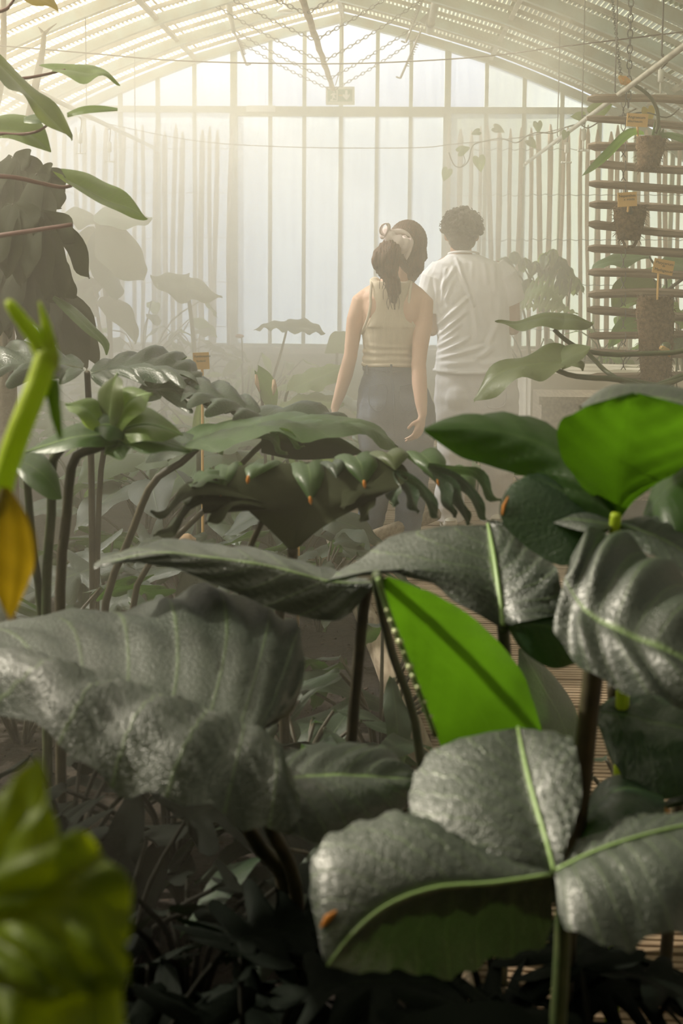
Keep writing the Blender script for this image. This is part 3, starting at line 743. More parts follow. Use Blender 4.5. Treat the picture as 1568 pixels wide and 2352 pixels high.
# ================================================================== hanging orchid rack
RY = 7.0
SL = [(226, 237, 17), (279, 288, 16), (331, 338, 18), (374, 391, 17), (428, 433, 17), (470, 484, 17), (517, 533, 17), (574, 578, 18), (629, 629, 18), (676, 680, 18), (716, 724, 18), (769, 769, 15), (808, 812, 14), (862, 862, 15)]
rk = thing('orchid_rack', 'hanging rack of grey split chestnut slats wired one below another', 'rack', P(1450, 230, RY))
for i, (ya, yb, w) in enumerate(SL):
    rnd = random.Random(i + 90); xa_ = 1350 + rnd.uniform(-4, 5)
    b = P(xa_, ya + rnd.uniform(-2, 2), RY); a = P(1720, yb + (yb - ya) * .5, RY - .0)
    q = paling(a, b, w / 3000 * RY * 1.2, 500 + i, True, .05)
    mk('slat', q, MT['slat'], rk, smooth=False)
for px in (1431, 1690):
    mt = MB()
    for i in range(len(SL) - 1):
        y0_, y1_ = SL[i][0] + 4, SL[i + 1][0] - 4
        for s in (-1, 1):
            mt.tube([P(px + s * 5, y0_ - 9, RY - .03 * s), P(px + s * 5, y0_ + 10, RY - .03 * s), P(px + s * 1.2, y0_ + 17, RY), P(px - s * 1.2, (y0_ + y1_) / 2, RY - .004), P(px + s * 1.2, y1_ - 15, RY), P(px + s * 5, y1_ - 9, RY - .03 * s)], .0028, 4)
    mk('tie_wire', mt, MT['wire'], rk)
for px, lab in ((1441, 'vertical link chain holding up the free end of the orchid rack'), (1690, 'vertical link chain holding the outer end of the orchid rack')):
    a = P(px, 238, RY); tag(mk('chain', link_chain(Vector((a.x, RY, roof_z(a.x) - .05)), a + Vector((0, -.02, -.02)), .05, .0035), MT['chain']), lab, 'chain')
tag(mk('chain', link_chain(P(1405, -10, 8.3), P(1425, 172, 7.6), .035, .0026), MT['chain']), 'thin slack link chain beside the orchid rack chain', 'chain')
def fibre(mb, amp, sc=30):
    for i, q in enumerate(mb.v):
        n = noise.noise(q * sc) + .6 * noise.noise(q * sc * 2.7); mb.v[i] = q + Vector((n, noise.noise(q * sc + Vector((9, 0, 0))), .5 * n)) * amp
    return mb
def hairs(mb_src, n, ln, seed):
    rnd = random.Random(seed); mb = MB(); c = sum(mb_src.v, Vector()) / len(mb_src.v)
    for i in range(n):
        q = rnd.choice(mb_src.v); d = (q - c); d.z *= .3; d = d.normalized() + Vector((rnd.uniform(-.8, .8), rnd.uniform(-.5, .5), rnd.uniform(-1, .4)))
        mb.tube([q, q + d * ln * .5, q + d * ln + Vector((0, 0, -ln * .4))], [.0022, .0016, .0006], 3)
    return mb
def coir(px_rings, d, depth, name, lab, hair=150):
    """a coir body lofted from (py, px_left, px_right) rings"""
    rings = []
    px_rings = [q for q in px_rings]
    ys = np.linspace(0, 1, 22)
    for s in ys:
        k = s * (len(px_rings) - 1); i = min(int(k), len(px_rings) - 2); f = k - i
        py, xl, xr = [px_rings[i][j] * (1 - f) + px_rings[i + 1][j] * f for j in range(3)]
        l, r = P(xl, py, d), P(xr, py, d); c = (l + r) / 2; rad = (r - l).length / 2
        rings.append([c + Vector((rad * math.cos(2 * math.pi * k / 26), min(rad, depth) * math.sin(2 * math.pi * k / 26), 0)) for k in range(26)])
    t = thing(name, lab, 'orchid mount', rings[0][0])
    mb = fibre(MB().ring_loft(rings), .008)
    body = mk('body', mb, MT['coir'], t)
    mk('loose_fibre', hairs(mb, hair, .016, len(name) + hair), MT['coir'], t)
    return t
p1 = coir([(314, 1461, 1530), (322, 1461, 1529), (350, 1461, 1524), (378, 1463, 1515), (392, 1467, 1507)], 6.84, .075, 'orchid_basket', 'dark tapering coir basket high on the rack with long strap leaf', 160)
for pts, w in (([(1478, 306, 6.8), (1455, 302, 6.7), (1430, 316, 6.66), (1395, 352, 6.62), (1362, 382, 6.6), (1336, 404, 6.6)], .022), ([(1500, 312, 6.8), (1535, 311, 6.75), (1565, 318, 6.7), (1600, 330, 6.66), (1630, 352, 6.66), (1650, 380, 6.66)], .02)):
    S = up_pts(pts); wv = [w * k for k in (.35, .8, 1.1, 1.1, .8, .05)]
    mk('leaf', grid_leaf(S, [q + Vector((-.3 * k, 0, k)) for q, k in zip(S, wv)], [q - Vector((-.3 * k, 0, k)) for q, k in zip(S, wv)], 20, 3, (.2, .2), upref=(0, -1, .3)), MT['leaf_mid'], p1)
S = [(1506, 306, 6.8), (1511, 285, 6.78), (1509, 255, 6.76), (1494, 224, 6.74), (1465, 200, 6.72), (1444, 190, 6.72)]
stalk(p1, S, (.010, .009), 'stalk', 'flower_stalk')
bud = MB().capsule(up_pts([(1446, 191, 6.72), (1432, 184, 6.72), (1424, 178, 6.72)]), [.016, .022, .012], 10); mk('spent_bud', fibre(bud, .004, 60), MT['orange_fruit'], p1)
for px, ty in ((1500, 280), (1513, 292), (1520, 300)):
    mk('sprout', MB().tube(up_pts([(px - 2, 320, 6.8), (px, 305, 6.78), (px + 4, ty - 5, 6.77)]), [.009, .008, .001], 6), MT['leaf_mid'], p1)
p2 = coir([(471, 1412, 1482), (480, 1408, 1485), (500, 1410, 1482), (530, 1414, 1474), (552, 1420, 1466)], 6.86, .08, 'orchid_basket', 'ragged coir basket on root legs behind a tilted amber label', 200)
mk('root_leg', fibre(MB().tube(up_pts([(1426, 545, 6.86), (1431, 556, 6.84), (1436, 568, 6.82), (1450, 566, 6.8)]), .008, 6).tube(up_pts([(1462, 545, 6.86), (1460, 556, 6.84), (1455, 566, 6.82), (1440, 567, 6.8)]), .009, 6), .003), MT['coir'], p2)
mk('bulb', MB().capsule(up_pts([(1447, 488, 6.78), (1446, 474, 6.77), (1447, 463, 6.77)]), [.012, .010, .005], 8), MT['stalk_dark'], p2)
p3 = coir([(680, 1466, 1538), (688, 1462, 1545), (720, 1460, 1548), (780, 1466, 1546), (840, 1470, 1543), (872, 1474, 1538), (888, 1484, 1528)], 6.82, .07, 'fern_slab', 'tall shaggy coir slab low on the rack with orange fruit', 420)
fr = MB().ball(P(1528, 797, 6.73), (.028, .028, .026), 12, 8); mk('pod', fibre(fr, .004, 60), MT['leaf_olive'], p3)
mk('pod_flesh', fibre(MB().capsule(up_pts([(1520, 800, 6.705), (1530, 806, 6.70), (1536, 817, 6.70)]), [.016, .018, .007], 10), .007, 70), MT['orange_fruit'], p3)
mk('hanging_root', MB().tube(up_pts([(1490, 884, 6.8), (1500, 895, 6.78), (1515, 903, 6.76)]), [.006, .004, .001], 5).tube(up_pts([(1520, 884, 6.8), (1528, 900, 6.78), (1530, 915, 6.76)]), [.006, .004, .001], 5).tube(up_pts([(1540, 860, 6.8), (1553, 880, 6.78), (1556, 905, 6.76)]), [.006, .004, .001], 5), MT['coir'], p3)
def label_board(cx, cy, w, h, rot, d, lines, stake, lab, size=.8):
    """an amber plant label: plate, dark writing, stake"""
    c = P(cx, cy, d); sx = d / 3000; t = thing('plant_label', lab, 'label', c)
    R = Matrix.Rotation(math.radians(rot), 3, 'Y')
    mk('plate', MB().box(c, (w * sx, .006, h * sx), R), MT['label'], t, smooth=False)
    mk('stake', MB().tube([R @ Vector((stake[2] * sx, .004, -h * sx * .45)) + c, P(stake[0], stake[1], d + .03)], .006, 4), MT['label'], t, smooth=False)
    for txt, ox, oy, hh in lines:
        cu = bpy.data.curves.new('lettering', 'FONT'); cu.body = txt; cu.size = hh * sx; cu.align_x = 'CENTER'; cu.align_y = 'CENTER'; cu.extrude = .0006
        cu.materials.append(MT['ink']); o = bpy.data.objects.new('lettering', cu); COL.objects.link(o); o.parent = t
        M4 = (R @ Matrix.Rotation(math.radians(90), 3, 'X')).to_4x4(); M4.translation = R @ Vector((ox * sx, -.0045, oy * sx)); o.matrix_basis = M4
        bpy.context.view_layer.update(); me = bpy.data.meshes.new_from_object(o); bpy.data.objects.remove(o)
        o = bpy.data.objects.new('lettering', me); COL.objects.link(o); o.parent = t; o.matrix_basis = M4
label_board(1463, 276, 47, 29, 3, 6.70, [('Angraecum', -2, 6, 8.5), ('eburneum', -5, -3, 8)], (1464, 312, 2), 'amber label standing in the topmost coir basket')
label_board(1440, 458, 43, 32, -4, 6.70, [('Nepenthes', 0, 8, 8.5), ('x mixta', 4, 0, 8)], (1441, 486, 2), 'tilted amber label half sunk in the ragged coir basket')
label_board(1523, 613, 46, 33, 10, 6.72, [('Platycerium', 1, 8, 8.5), ('de', 0, 2, 7), ('Madagascar', 2, -8, 9)], (1509, 688, -8), 'leaning amber label stuck in the tall coir slab')
label_board(462, 829, 37, 39, -3, 5.6, [('Xanthosoma', 3, 11, 7.5), ('lindenii', 0, 0, 7.5)], (466, 1375, 1), 'square amber plant label on a stake among the hazy bed plants')
label_board(686, 1166, 15, 22, 6, 5.2, [('Alocasia', 0, 3, 4)], (684, 1440, 0), 'tiny amber tag low in the bed between dark stems')
# ================================================================== people
def organic(name, mb, voxel, mat, parent, smooth=6, shape=None, label=None):
    """one continuous skin grown over overlapping closed volumes"""
    ob = mk(name, mb, mat, parent, label=label)
    m = ob.modifiers.new('grow', 'REMESH'); m.mode = 'VOXEL'; m.voxel_size = voxel; m.use_smooth_shade = True
    s = ob.modifiers.new('relax', 'SMOOTH'); s.factor = .5; s.iterations = smooth
    dg = bpy.context.evaluated_depsgraph_get(); dg.update()
    me = bpy.data.meshes.new_from_object(ob.evaluated_get(dg))
    ob.modifiers.clear(); old = ob.data; ob.data = me; bpy.data.meshes.remove(old)
    if not me.materials: me.materials.append(mat)
    if shape:
        o0 = off(parent); me.update()
        co = [v.co.copy() for v in me.vertices]; nr = [v.normal.copy() for v in me.vertices]
        for v, q, n in zip(me.vertices, co, nr):
            v.co = q + n * shape(q + o0)
    me.polygons.foreach_set('use_smooth', [True] * len(me.polygons)); me.update()
    return ob
def body_rings(mb, rows, d, seg=22, p=2.4):
    """rows of (py, cx, half width px, depth m, depth offset)"""
    rings = []
    ys = [r[0] for r in rows]; N = 3 * len(rows)
    for s in np.linspace(0, len(rows) - 1, N):
        i = min(int(s), len(rows) - 2); f = s - i; f = f * f * (3 - 2 * f)
        py, cx, hw, dep, dd = [rows[i][j] * (1 - f) + rows[i + 1][j] * f for j in range(5)]
        c = P(cx, py, d + dd); rx = hw * d / 3000
        ring = []
        for k in range(seg):
            a = 2 * math.pi * k / seg; ca, sa = math.cos(a), math.sin(a)
            ring.append(c + Vector((rx * math.copysign(abs(ca) ** (2 / p), ca), dep * math.copysign(abs(sa) ** (2 / p), sa), 0)))
        rings.append(ring)
    return mb.ring_loft(rings)
def hand(mb, wrist, palm, fdir, side, s=1.0, curl=.35, back=Vector((0, -1, 0))):
    """palm, four unequal bent fingers and a thumb; fdir along the fingers, side towards the thumb"""
    fdir = fdir.normalized(); side = (side - fdir * side.dot(fdir)).normalized(); nrm = fdir.cross(side)
    if nrm.dot(back) < 0: nrm = -nrm
    for k in (-1, -.33, .33, 1): mb.capsule([wrist + side * .008 * k, palm + side * .026 * k * s], [.014 * s, .0125 * s], 8)
    for k, (o, ln) in enumerate(((.031, .066), (.011, .076), (-.010, .070), (-.030, .054))):
        a = palm + side * o * s + fdir * .008; l = ln * s; sp = side * o * .35
        b = a + (fdir + sp) * l * .45 - nrm * l * curl * .12; c = b + (fdir * .9 + sp) * l * .33 - nrm * l * curl * .55; e = c + fdir * l * .2 - nrm * l * curl * .6
        mb.capsule([a, b, c, e], [.0088 * s, .0082 * s, .0075 * s, .0062 * s], 8)
    a = wrist.lerp(palm, .45) + side * .022 * s; b = a + side * .024 * s + fdir * .022 * s - nrm * .012; c = b + side * .006 * s + fdir * .028 * s - nrm * .01
    mb.capsule([a, b, c], [.0125 * s, .0105 * s, .008 * s], 8)
# ------------------------------------------------------------------ woman
DW = 6.3
woman = thing('person', 'woman in beige racerback tank and blue jeans, pale scrunchie round her ponytail', 'person', Vector((P(900, 1200, DW).x, DW, 0)))
def W(px, py, dd=0.0): return P(px, py, DW + dd)
mpx = DW / 3000
b = MB()
body_rings(b, [(632, 920, 24, .05, .0), (648, 908, 34, .06, .0), (662, 905, 64, .075, .0), (680, 905, 80, .092, .0), (705, 903, 80, .105, .0), (745, 900, 66, .108, .0), (792, 894, 57, .095, .0), (840, 894, 55, .086, .0), (866, 897, 58, .09, 0), (890, 903, 71, .100, .0), (935, 909, 88, .122, .0), (975, 910, 90, .125, 0), (1010, 909, 84, .115, 0)], DW)
# shoulder blades and spine hollow come from two low swells
b.ball(W(868, 712, -.075), (.058, .035, .075)).ball(W(935, 715, -.075), (.058, .035, .075))
b.capsule([W(917, 652, .0), W(924, 622, .005), W(930, 600, .01)], [.058, .052, .052], 14)
# head turned and leaning to her right-hand side of the picture
hc = W(934, 562, .015)
b.ball(hc, (.078, .098, .105), 16, 12)
fv = Vector((.50, .80, -.25)).normalized(); fs = Vector((.80, -.50, 0)).normalized()
jaw = hc + fv * .052 + Vector((.012, 0, -.078)); b.ball(jaw, (.048, .054, .048), 12, 8)
b.capsule([hc + fv * .055 + Vector((0, 0, -.02)), jaw + fv * .02], [.055, .030], 10)
b.capsule([hc + fv * .092 + Vector((0, 0, .005)), hc + fv * .113 + Vector((0, 0, -.035))], [.008, .013], 8)      # nose
b.ball(hc + fs * .074 + Vector((0, 0, -.018)), (.014, .020, .030), 8, 6).ball(hc - fs * .074 + Vector((0, 0, -.018)), (.014, .020, .030), 8, 6)   # ears
# arms
b.capsule([W(852, 678, .0), W(829, 694, -.01), W(815, 735, -.015), W(808, 790, -.02), W(804, 822, -.02)], [.048, .049, .042, .036, .032], 14)
b.capsule([W(805, 816, -.02), W(793, 862, -.01), W(780, 905, .0), W(769, 936, .01)], [.034, .036, .029, .0215], 14)
hand(b, W(769, 938, .01), W(768, 962, .015), Vector((-.03, .1, -1)), Vector((.25, 1, 0)), .95, .3)
b.capsule([W(950, 678, .0), W(972, 697, -.02), W(972, 745, -.05), W(964, 800, -.09), W(961, 842, -.115)], [.050, .051, .045, .039, .034], 14)
b.capsule([W(916, 648, .0), W(940, 664, .0), W(968, 688, -.01)], [.045, .040, .040], 12).capsule([W(904, 646, .0), W(876, 660, .0), W(836, 684, -.005)], [.045, .040, .040], 12)
b.capsule([W(961, 834, -.115), W(963, 880, -.15), W(967, 925, -.185), W(970, 952, -.20)], [.036, .037, .030, .0215], 14)
hand(b, W(970, 954, -.20), W(963, 985, -.205), Vector((-.36, -.02, -.93)), Vector((-.5, -.8, .2)), .98, .42, Vector((.6, -.6, 0)))
# legs inside the jeans and feet
for hx, kx, ax, dd in ((872, 866, 836, 0.02), (946, 944, 926, -.03)):
    b.capsule([W(hx, 985, 0), W(kx, 1120, dd * .5), W(ax, 1268, dd)], [.082, .055, .034], 14)
    b.capsule([W(ax, 1270, dd), W(ax + 3, 1286, dd + .05), W(ax + 4, 1293, dd + .16)], [.034, .034, .022], 10)
def w_skin(q): return .0006 * noise.noise(q * 40)
organic('body', b, .0055, MT['skin_w'], woman, 5, w_skin)
for s in (-1, 1):
    e = hc + fv * .088 + fs * .032 * s + Vector((0, 0, .008)); eo = mk('eye', MB().ball(e, .012, 10, 8), MT['eye'], woman); mk('iris', MB().ball(e + fv * .008, .006, 8, 6), MT['iris'], eo)
mk('mouth', MB().capsule([hc + fv * .100 - fs * .02 + Vector((0, 0, -.062)), hc + fv * .106 + Vector((0, 0, -.060)), hc + fv * .100 + fs * .02 + Vector((0, 0, -.062))], [.004, .006, .004], 8), MT['lip'], woman)
# tank top: strap yoke, racerback and body
t = MB()
body_rings(t, [(700, 900, 47, .108, 0), (722, 899, 56, .113, 0), (748, 899, 67, .116, 0), (770, 896, 65, .112, 0), (795, 894, 60.5, .105, 0), (815, 893, 60, .100, 0), (828, 893, 62, .100, 0), (838, 894, 61, .099, 0)], DW)
body_rings(t, [(646, 898, 45, .074, 0), (655, 898, 46, .088, 0), (675, 896, 44, .104, 0), (700, 894, 43, .114, 0), (728, 893, 48, .118, 0), (750, 896, 58, .119, 0)], DW, 30, 4)
t.tube([W(862, 652, -.05), W(860, 642, -.02), W(862, 640, .03), W(868, 660, .09)], .022, 10, .5, Vector((0, 0, 1)))
t.tube([W(934, 652, -.05), W(938, 643, -.02), W(936, 641, .03), W(930, 660, .09)], .022, 10, .5, Vector((0, 0, 1)))
def knit(q):
    k = (q - W(894, 815, -.1)); z = k.z
    r = .0035 * math.sin(z * 190 + 6 * k.x + 3 * noise.noise(q * 6)) * max(0, 1 - abs(z) / .075)
    return r + .0012 * noise.noise(q * 30)
organic('tank_top', t, .0055, MT['tank'], woman, 9, knit)
for pts in ([(852, 642, -.01), (852, 655, -.070), (851, 680, -.092), (850, 705, -.100), (844, 732, -.096), (835, 755, -.072), (832, 768, -.02)], [(945, 643, -.01), (943, 657, -.070), (940, 680, -.092), (938, 705, -.100), (943, 735, -.094), (957, 757, -.066), (962, 770, -.02)]):
    mk('binding', MB().tube(catmull([W(*q) for q in pts], 18), .007, 7, .6), MT['trim'], woman)
mk('hem', MB().tube([W(894, 836) + Vector((math.cos(a) * 62.5 * mpx, math.sin(a) * .103, .002 * math.sin(3 * a))) for a in np.linspace(0, 2 * math.pi, 40)], .0055, 6, 1.6, Vector((0, 0, 1))), MT['tank'], woman)
# jeans
j = MB()
body_rings(j, [(838, 894, 57, .096, 0), (860, 897, 64, .100, 0), (890, 903, 79, .112, 0), (925, 908, 89, .130, 0), (965, 910, 92.5, .135, 0), (1000, 910, 91, .128, 0), (1030, 909, 86, .11, 0)], DW)
j.ball(W(876, 945, -.085), (.075, .06, .085)).ball(W(940, 945, -.085), (.075, .06, .085))
for hx, kx, ax, dd in ((868, 864, 836, 0.02), (950, 946, 927, -.03)):
    j.tube([W(hx, 960, 0), W(hx, 1010, 0), W(kx, 1120, dd * .5), W((kx + ax) / 2, 1200, dd * .8), W(ax, 1276, dd)], [.10, .096, .078, .066, .060], 18)
def denim(q): return .004 * noise.noise(Vector((q.x * 9, q.y * 9, q.z * 26))) + .0015 * noise.noise(q * 40)
jo = organic('jeans', j, .007, MT['jeans'], woman, 4, denim)
mk('waistband', MB().tube([W(894, 845) + Vector((math.cos(a) * 60 * mpx, math.sin(a) * .099, 0)) for a in np.linspace(0, 2 * math.pi, 44)], .014, 8, .35, Vector((1, 0, 0))), MT['jeans'], jo)
mk('belt_loop', MB().box(W(898, 847, -.112), (.010, .006, .042)).box(W(842, 850, -.07), (.010, .008, .046)), MT['jeans'], jo, smooth=False)
mk('seam', MB().tube(catmull([W(901, 858, -.108), W(904, 900, -.132), (W(906, 960, -.148)), W(907, 1015, -.135)], 16), .0028, 5), MT['jeans'], jo)
for cx in (868, 938):
    mk('pocket', MB().tube(catmull([W(cx - 20, 888, -.125), W(cx + 18, 885, -.133), W(cx + 17, 930, -.150), W(cx, 945, -.152), W(cx - 20, 928, -.145), W(cx - 20, 888, -.125)], 30), .0024, 5), MT['jeans'], jo)
# hair: cap, ponytail, scrunchie
h = MB()
h.ball(hc + Vector((.003, -.012, .012)), (.096, .108, .108), 18, 14)
h.capsule([hc + Vector((.02, -.03, -.04)), hc + Vector((.03, -.02, -.115)), hc + Vector((.012, -.02, -.150))], [.07, .055, .040], 12)
h.ball(hc + Vector((-.030, -.050, .0)), (.070, .066, .085), 14, 10)
h.capsule([hc + Vector((.050, .0, -.0)), hc + Vector((.062, .008, -.06)), hc + Vector((.038, .0, -.105))], [.045, .040, .026], 12)
h.capsule([hc + Vector((-.01, -.06, -.05)), hc + Vector((.012, -.045, -.095))], [.055, .045], 12)
def strands(q):
    d = q - hc; return .0009 * math.sin(70 * math.atan2(d.z + .02, d.x + .07) + 5 * noise.noise(q * 14)) + .0014 * noise.noise(q * 40)
ho = organic('hair', h, .0055, MT['hair_w'], woman, 4, strands)
tl = MB()
S = [W(904, 548, -.13), W(893, 575, -.165), W(884, 600, -.17), W(890, 625, -.155), W(900, 650, -.145), W(903, 672, -.14), W(904, 694, -.135)]
for k in range(11):
    rn = random.Random(k); a = 2 * math.pi * k / 10; ro = .024 if k < 10 else 0
    lp_ = [q + Vector((math.cos(a) * ro * e + rn.uniform(-.006, .006), math.sin(a) * ro * .7 * e, rn.uniform(-.008, .008))) for q, e in zip(S, (.6, 1.6, 1.9, 1.35, 1.2, .8, .3))]
    tl.tube(catmull(lp_, 16), [.012 + .016 * math.sin(math.pi * min(1, i / 9)) * (1 - i / 20) if i < 14 else .010 - .003 * (i - 14) for i in range(17)], 8)
organic('ponytail', tl, .005, MT['hair_w'], woman, 2, lambda q: .0022 * math.sin(q.x * 420 + 8 * noise.noise(q * 12)))
wsp = MB()
for k in range(40):
    rn = random.Random(100 + k); s = rn.choice(S[1:6]) + Vector((rn.uniform(-.02, .02), -.01, 0)); e = rn.uniform(-.03, .02); wsp.tube(catmull([s, s + Vector((e * .8, -.008, -.025)), s + Vector((e, -.004, -.05)), s + Vector((e * .7 + rn.uniform(-.01, .01), 0, -.08))], 8), [.0016] * 8 + [.0006], 3)
mk('loose_strand', wsp, MT['hair_w'], woman)
sc = MB(); cen = W(906, 549, -.125); ax1 = Vector((.80, -.1, -.52)).normalized(); ax2 = Vector((.15, .95, .05)).normalized()
rings = []
for k in range(48):
    a = 2 * math.pi * k / 48; d = ax1 * math.cos(a) * 1.25 + ax2 * math.sin(a) * .8; c = cen + d * .043
    nrm = ax1.cross(ax2).normalized(); r = .022 + .004 * math.sin(9 * a) + .008 * max(0, math.cos(a))
    rings.append([c + (d.normalized() * math.cos(f) + nrm * math.sin(f) * 1.25) * r * (1 + .14 * math.sin(5 * f + 7 * a)) for f in np.linspace(0, 2 * math.pi, 14, endpoint=False)])
rings.append(rings[0]); sc.ring_loft(rings, caps=False)
so = mk('scrunchie', sc, MT['satin'], woman)
def band(pts, w, up):
    S = catmull(pts, 22); A, B = [], []
    for i, q in enumerate(S): A.append(q + up * w * .5); B.append(q - up * w * .5)
    mb = MB(); rr = []
    for i in range(23):
        t_ = (S[min(i + 1, 22)] - S[max(i - 1, 0)]).normalized(); n_ = t_.cross(up).normalized() * .0022
        rr.append([A[i] + n_, B[i] + n_, B[i] - n_, A[i] - n_])
    return mb.ring_loft(rr)
mk('bow_loop', band([W(892, 542, -.15), W(876, 536, -.17), (W(876, 520, -.18)), W(888, 513, -.17), W(893, 524, -.16), W(884, 545, -.155)], .034, Vector((.35, .9, .1)).normalized()), MT['satin'], so)
mk('bow_tail', band([W(905, 533, -.15), W(925, 532, -.155), W(942, 542, -.145), W(945, 556, -.135), W(938, 577, -.13), W(930, 592, -.125)], .030, Vector((-.5, -.1, .85)).normalized()), MT['satin'], so)
# ------------------------------------------------------------------ man
DM = 7.07
man_ = thing('person', 'man with dark curly hair in plain white tee and white trousers', 'person', Vector((P(1085, 1200, DM).x, DM, 0)))
def Mn(px, py, dd=0.0): return P(px, py, DM + dd)
mm = DM / 3000
b = MB()
body_rings(b, [(585, 1062, 34, .06, 0), (604, 1068, 72, .09, 0), (630, 1074, 84, .105, 0), (680, 1078, 84, .115, 0), (740, 1082, 74, .11, 0), (800, 1086, 74, .105, 0), (860, 1090, 82, .115, 0), (920, 1093, 88, .125, 0), (965, 1094, 88, .12, 0)], DM)
b.capsule([Mn(1060, 598, .0), Mn(1058, 575, .01), Mn(1060, 550, .015)], [.062, .058, .06], 14)
mh = Mn(1060, 533, .02)
b.ball(mh, (.080, .100, .112), 16, 12)
b.ball(mh + Vector((-.005, .055, -.085)), (.052, .055, .045), 12, 8).capsule([mh + Vector((0, .06, -.02)), mh + Vector((0, .075, -.08))], [.062, .038], 10)
b.capsule([mh + Vector((0, .098, .0)), mh + Vector((0, .122, -.035))], [.009, .015], 8)
for s in (-1, 1): b.ball(mh + Vector((s * .082, .004, -.018)), (.013, .022, .032), 8, 6)
b.capsule([Mn(1005, 625, 0), Mn(988, 680, -.0), Mn(991, 755, .02)], [.06, .052, .042], 12)
b.capsule([Mn(991, 752, .02), Mn(1008, 745, .12), Mn(1045, 735, .24)], [.042, .038, .027], 12)
hand(b, Mn(1047, 734, .25), Mn(1062, 730, .29), Vector((.7, .6, .2)), Vector((0, -.2, 1)), 1.08, .6)
b.capsule([Mn(1142, 625, 0), Mn(1170, 685, .0), Mn(1177, 752, .02)], [.062, .055, .044], 12)
b.capsule([Mn(1177, 748, .02), Mn(1160, 745, .13), Mn(1120, 737, .25)], [.044, .039, .027], 12)
hand(b, Mn(1118, 736, .26), Mn(1102, 731, .30), Vector((-.7, .6, .2)), Vector((0, -.2, 1)), 1.08, .6)
for hx, kx, ax, dd in ((1052, 1046, 1030, -.02), (1140, 1140, 1134, .06)):
    b.capsule([Mn(hx, 960), Mn(kx, 1085, 0), Mn(ax, 1192, dd)], [.085, .06, .038], 12)
organic('body', b, .006, MT['skin_m'], man_, 5, lambda q: .0006 * noise.noise(q * 40))
for s in (-1, 1):
    e = mh + Vector((s * .034, .092, .006)); eo = mk('eye', MB().ball(e, .012, 10, 8), MT['eye'], man_); mk('iris', MB().ball(e + Vector((0, .008, 0)), .006, 8, 6), MT['iris'], eo)
mk('mouth', MB().capsule([mh + Vector((-.022, .107, -.068)), mh + Vector((0, .113, -.066)), mh + Vector((.022, .107, -.068))], [.004, .006, .004], 8), MT['lip'], man_)
ph = tag(mk('phone', MB().box(Mn(1082, 722, .33), (.075, .012, .15), Matrix.Rotation(.4, 3, 'X')), MT['phone'], smooth=False), 'dark phone held in front of the man in white', 'phone')
# curly hair
h = MB(); h.ball(mh + Vector((0, -.012, .022)), (.100, .108, .098), 18, 14).ball(mh + Vector((0, -.05, -.045)), (.074, .060, .062), 12, 10)
hb = len(h.v)
rn = random.Random(3)
for k in range(230):
    u = rn.uniform(-.25, 1); a = rn.uniform(0, 2 * math.pi); s = math.sqrt(max(0, 1 - u * u)); d = Vector((s * math.cos(a), s * math.sin(a), u))
    if d.y > .55 and d.z < .35: continue
    c = mh + Vector((0, -.012, .022)) + Vector((d.x * .100, d.y * .106, d.z * .098))
    c += d * rn.uniform(-.004, .008); h.ball(c, (rn.uniform(.011, .020), rn.uniform(.011, .02), rn.uniform(.010, .018)), 7, 5)
organic('hair', h, .005, MT['hair_m'], man_, 1, lambda q: .003 * noise.noise(q * 70))
cu = MB()
for k in range(90):
    u = rn.uniform(-.1, 1); a = rn.uniform(0, 2 * math.pi); s = math.sqrt(max(0, 1 - u * u)); d = Vector((s * math.cos(a), s * math.sin(a), u))
    if d.y > .5 and d.z < .3: continue
    c = mh + Vector((0, -.012, .022)) + Vector((d.x * .108, d.y * .114, d.z * .106)); t1 = d.orthogonal().normalized(); t2 = d.cross(t1); r = rn.uniform(.006, .012); st = rn.uniform(0, 6)
    cu.tube([c + (t1 * math.cos(st + f) + t2 * math.sin(st + f)) * r * (.6 + .1 * f) + d * .003 * f for f in np.linspace(0, 5, 9)], [.0022] * 8 + [.001], 4)
mk('curl', cu, MT['hair_m'], man_)
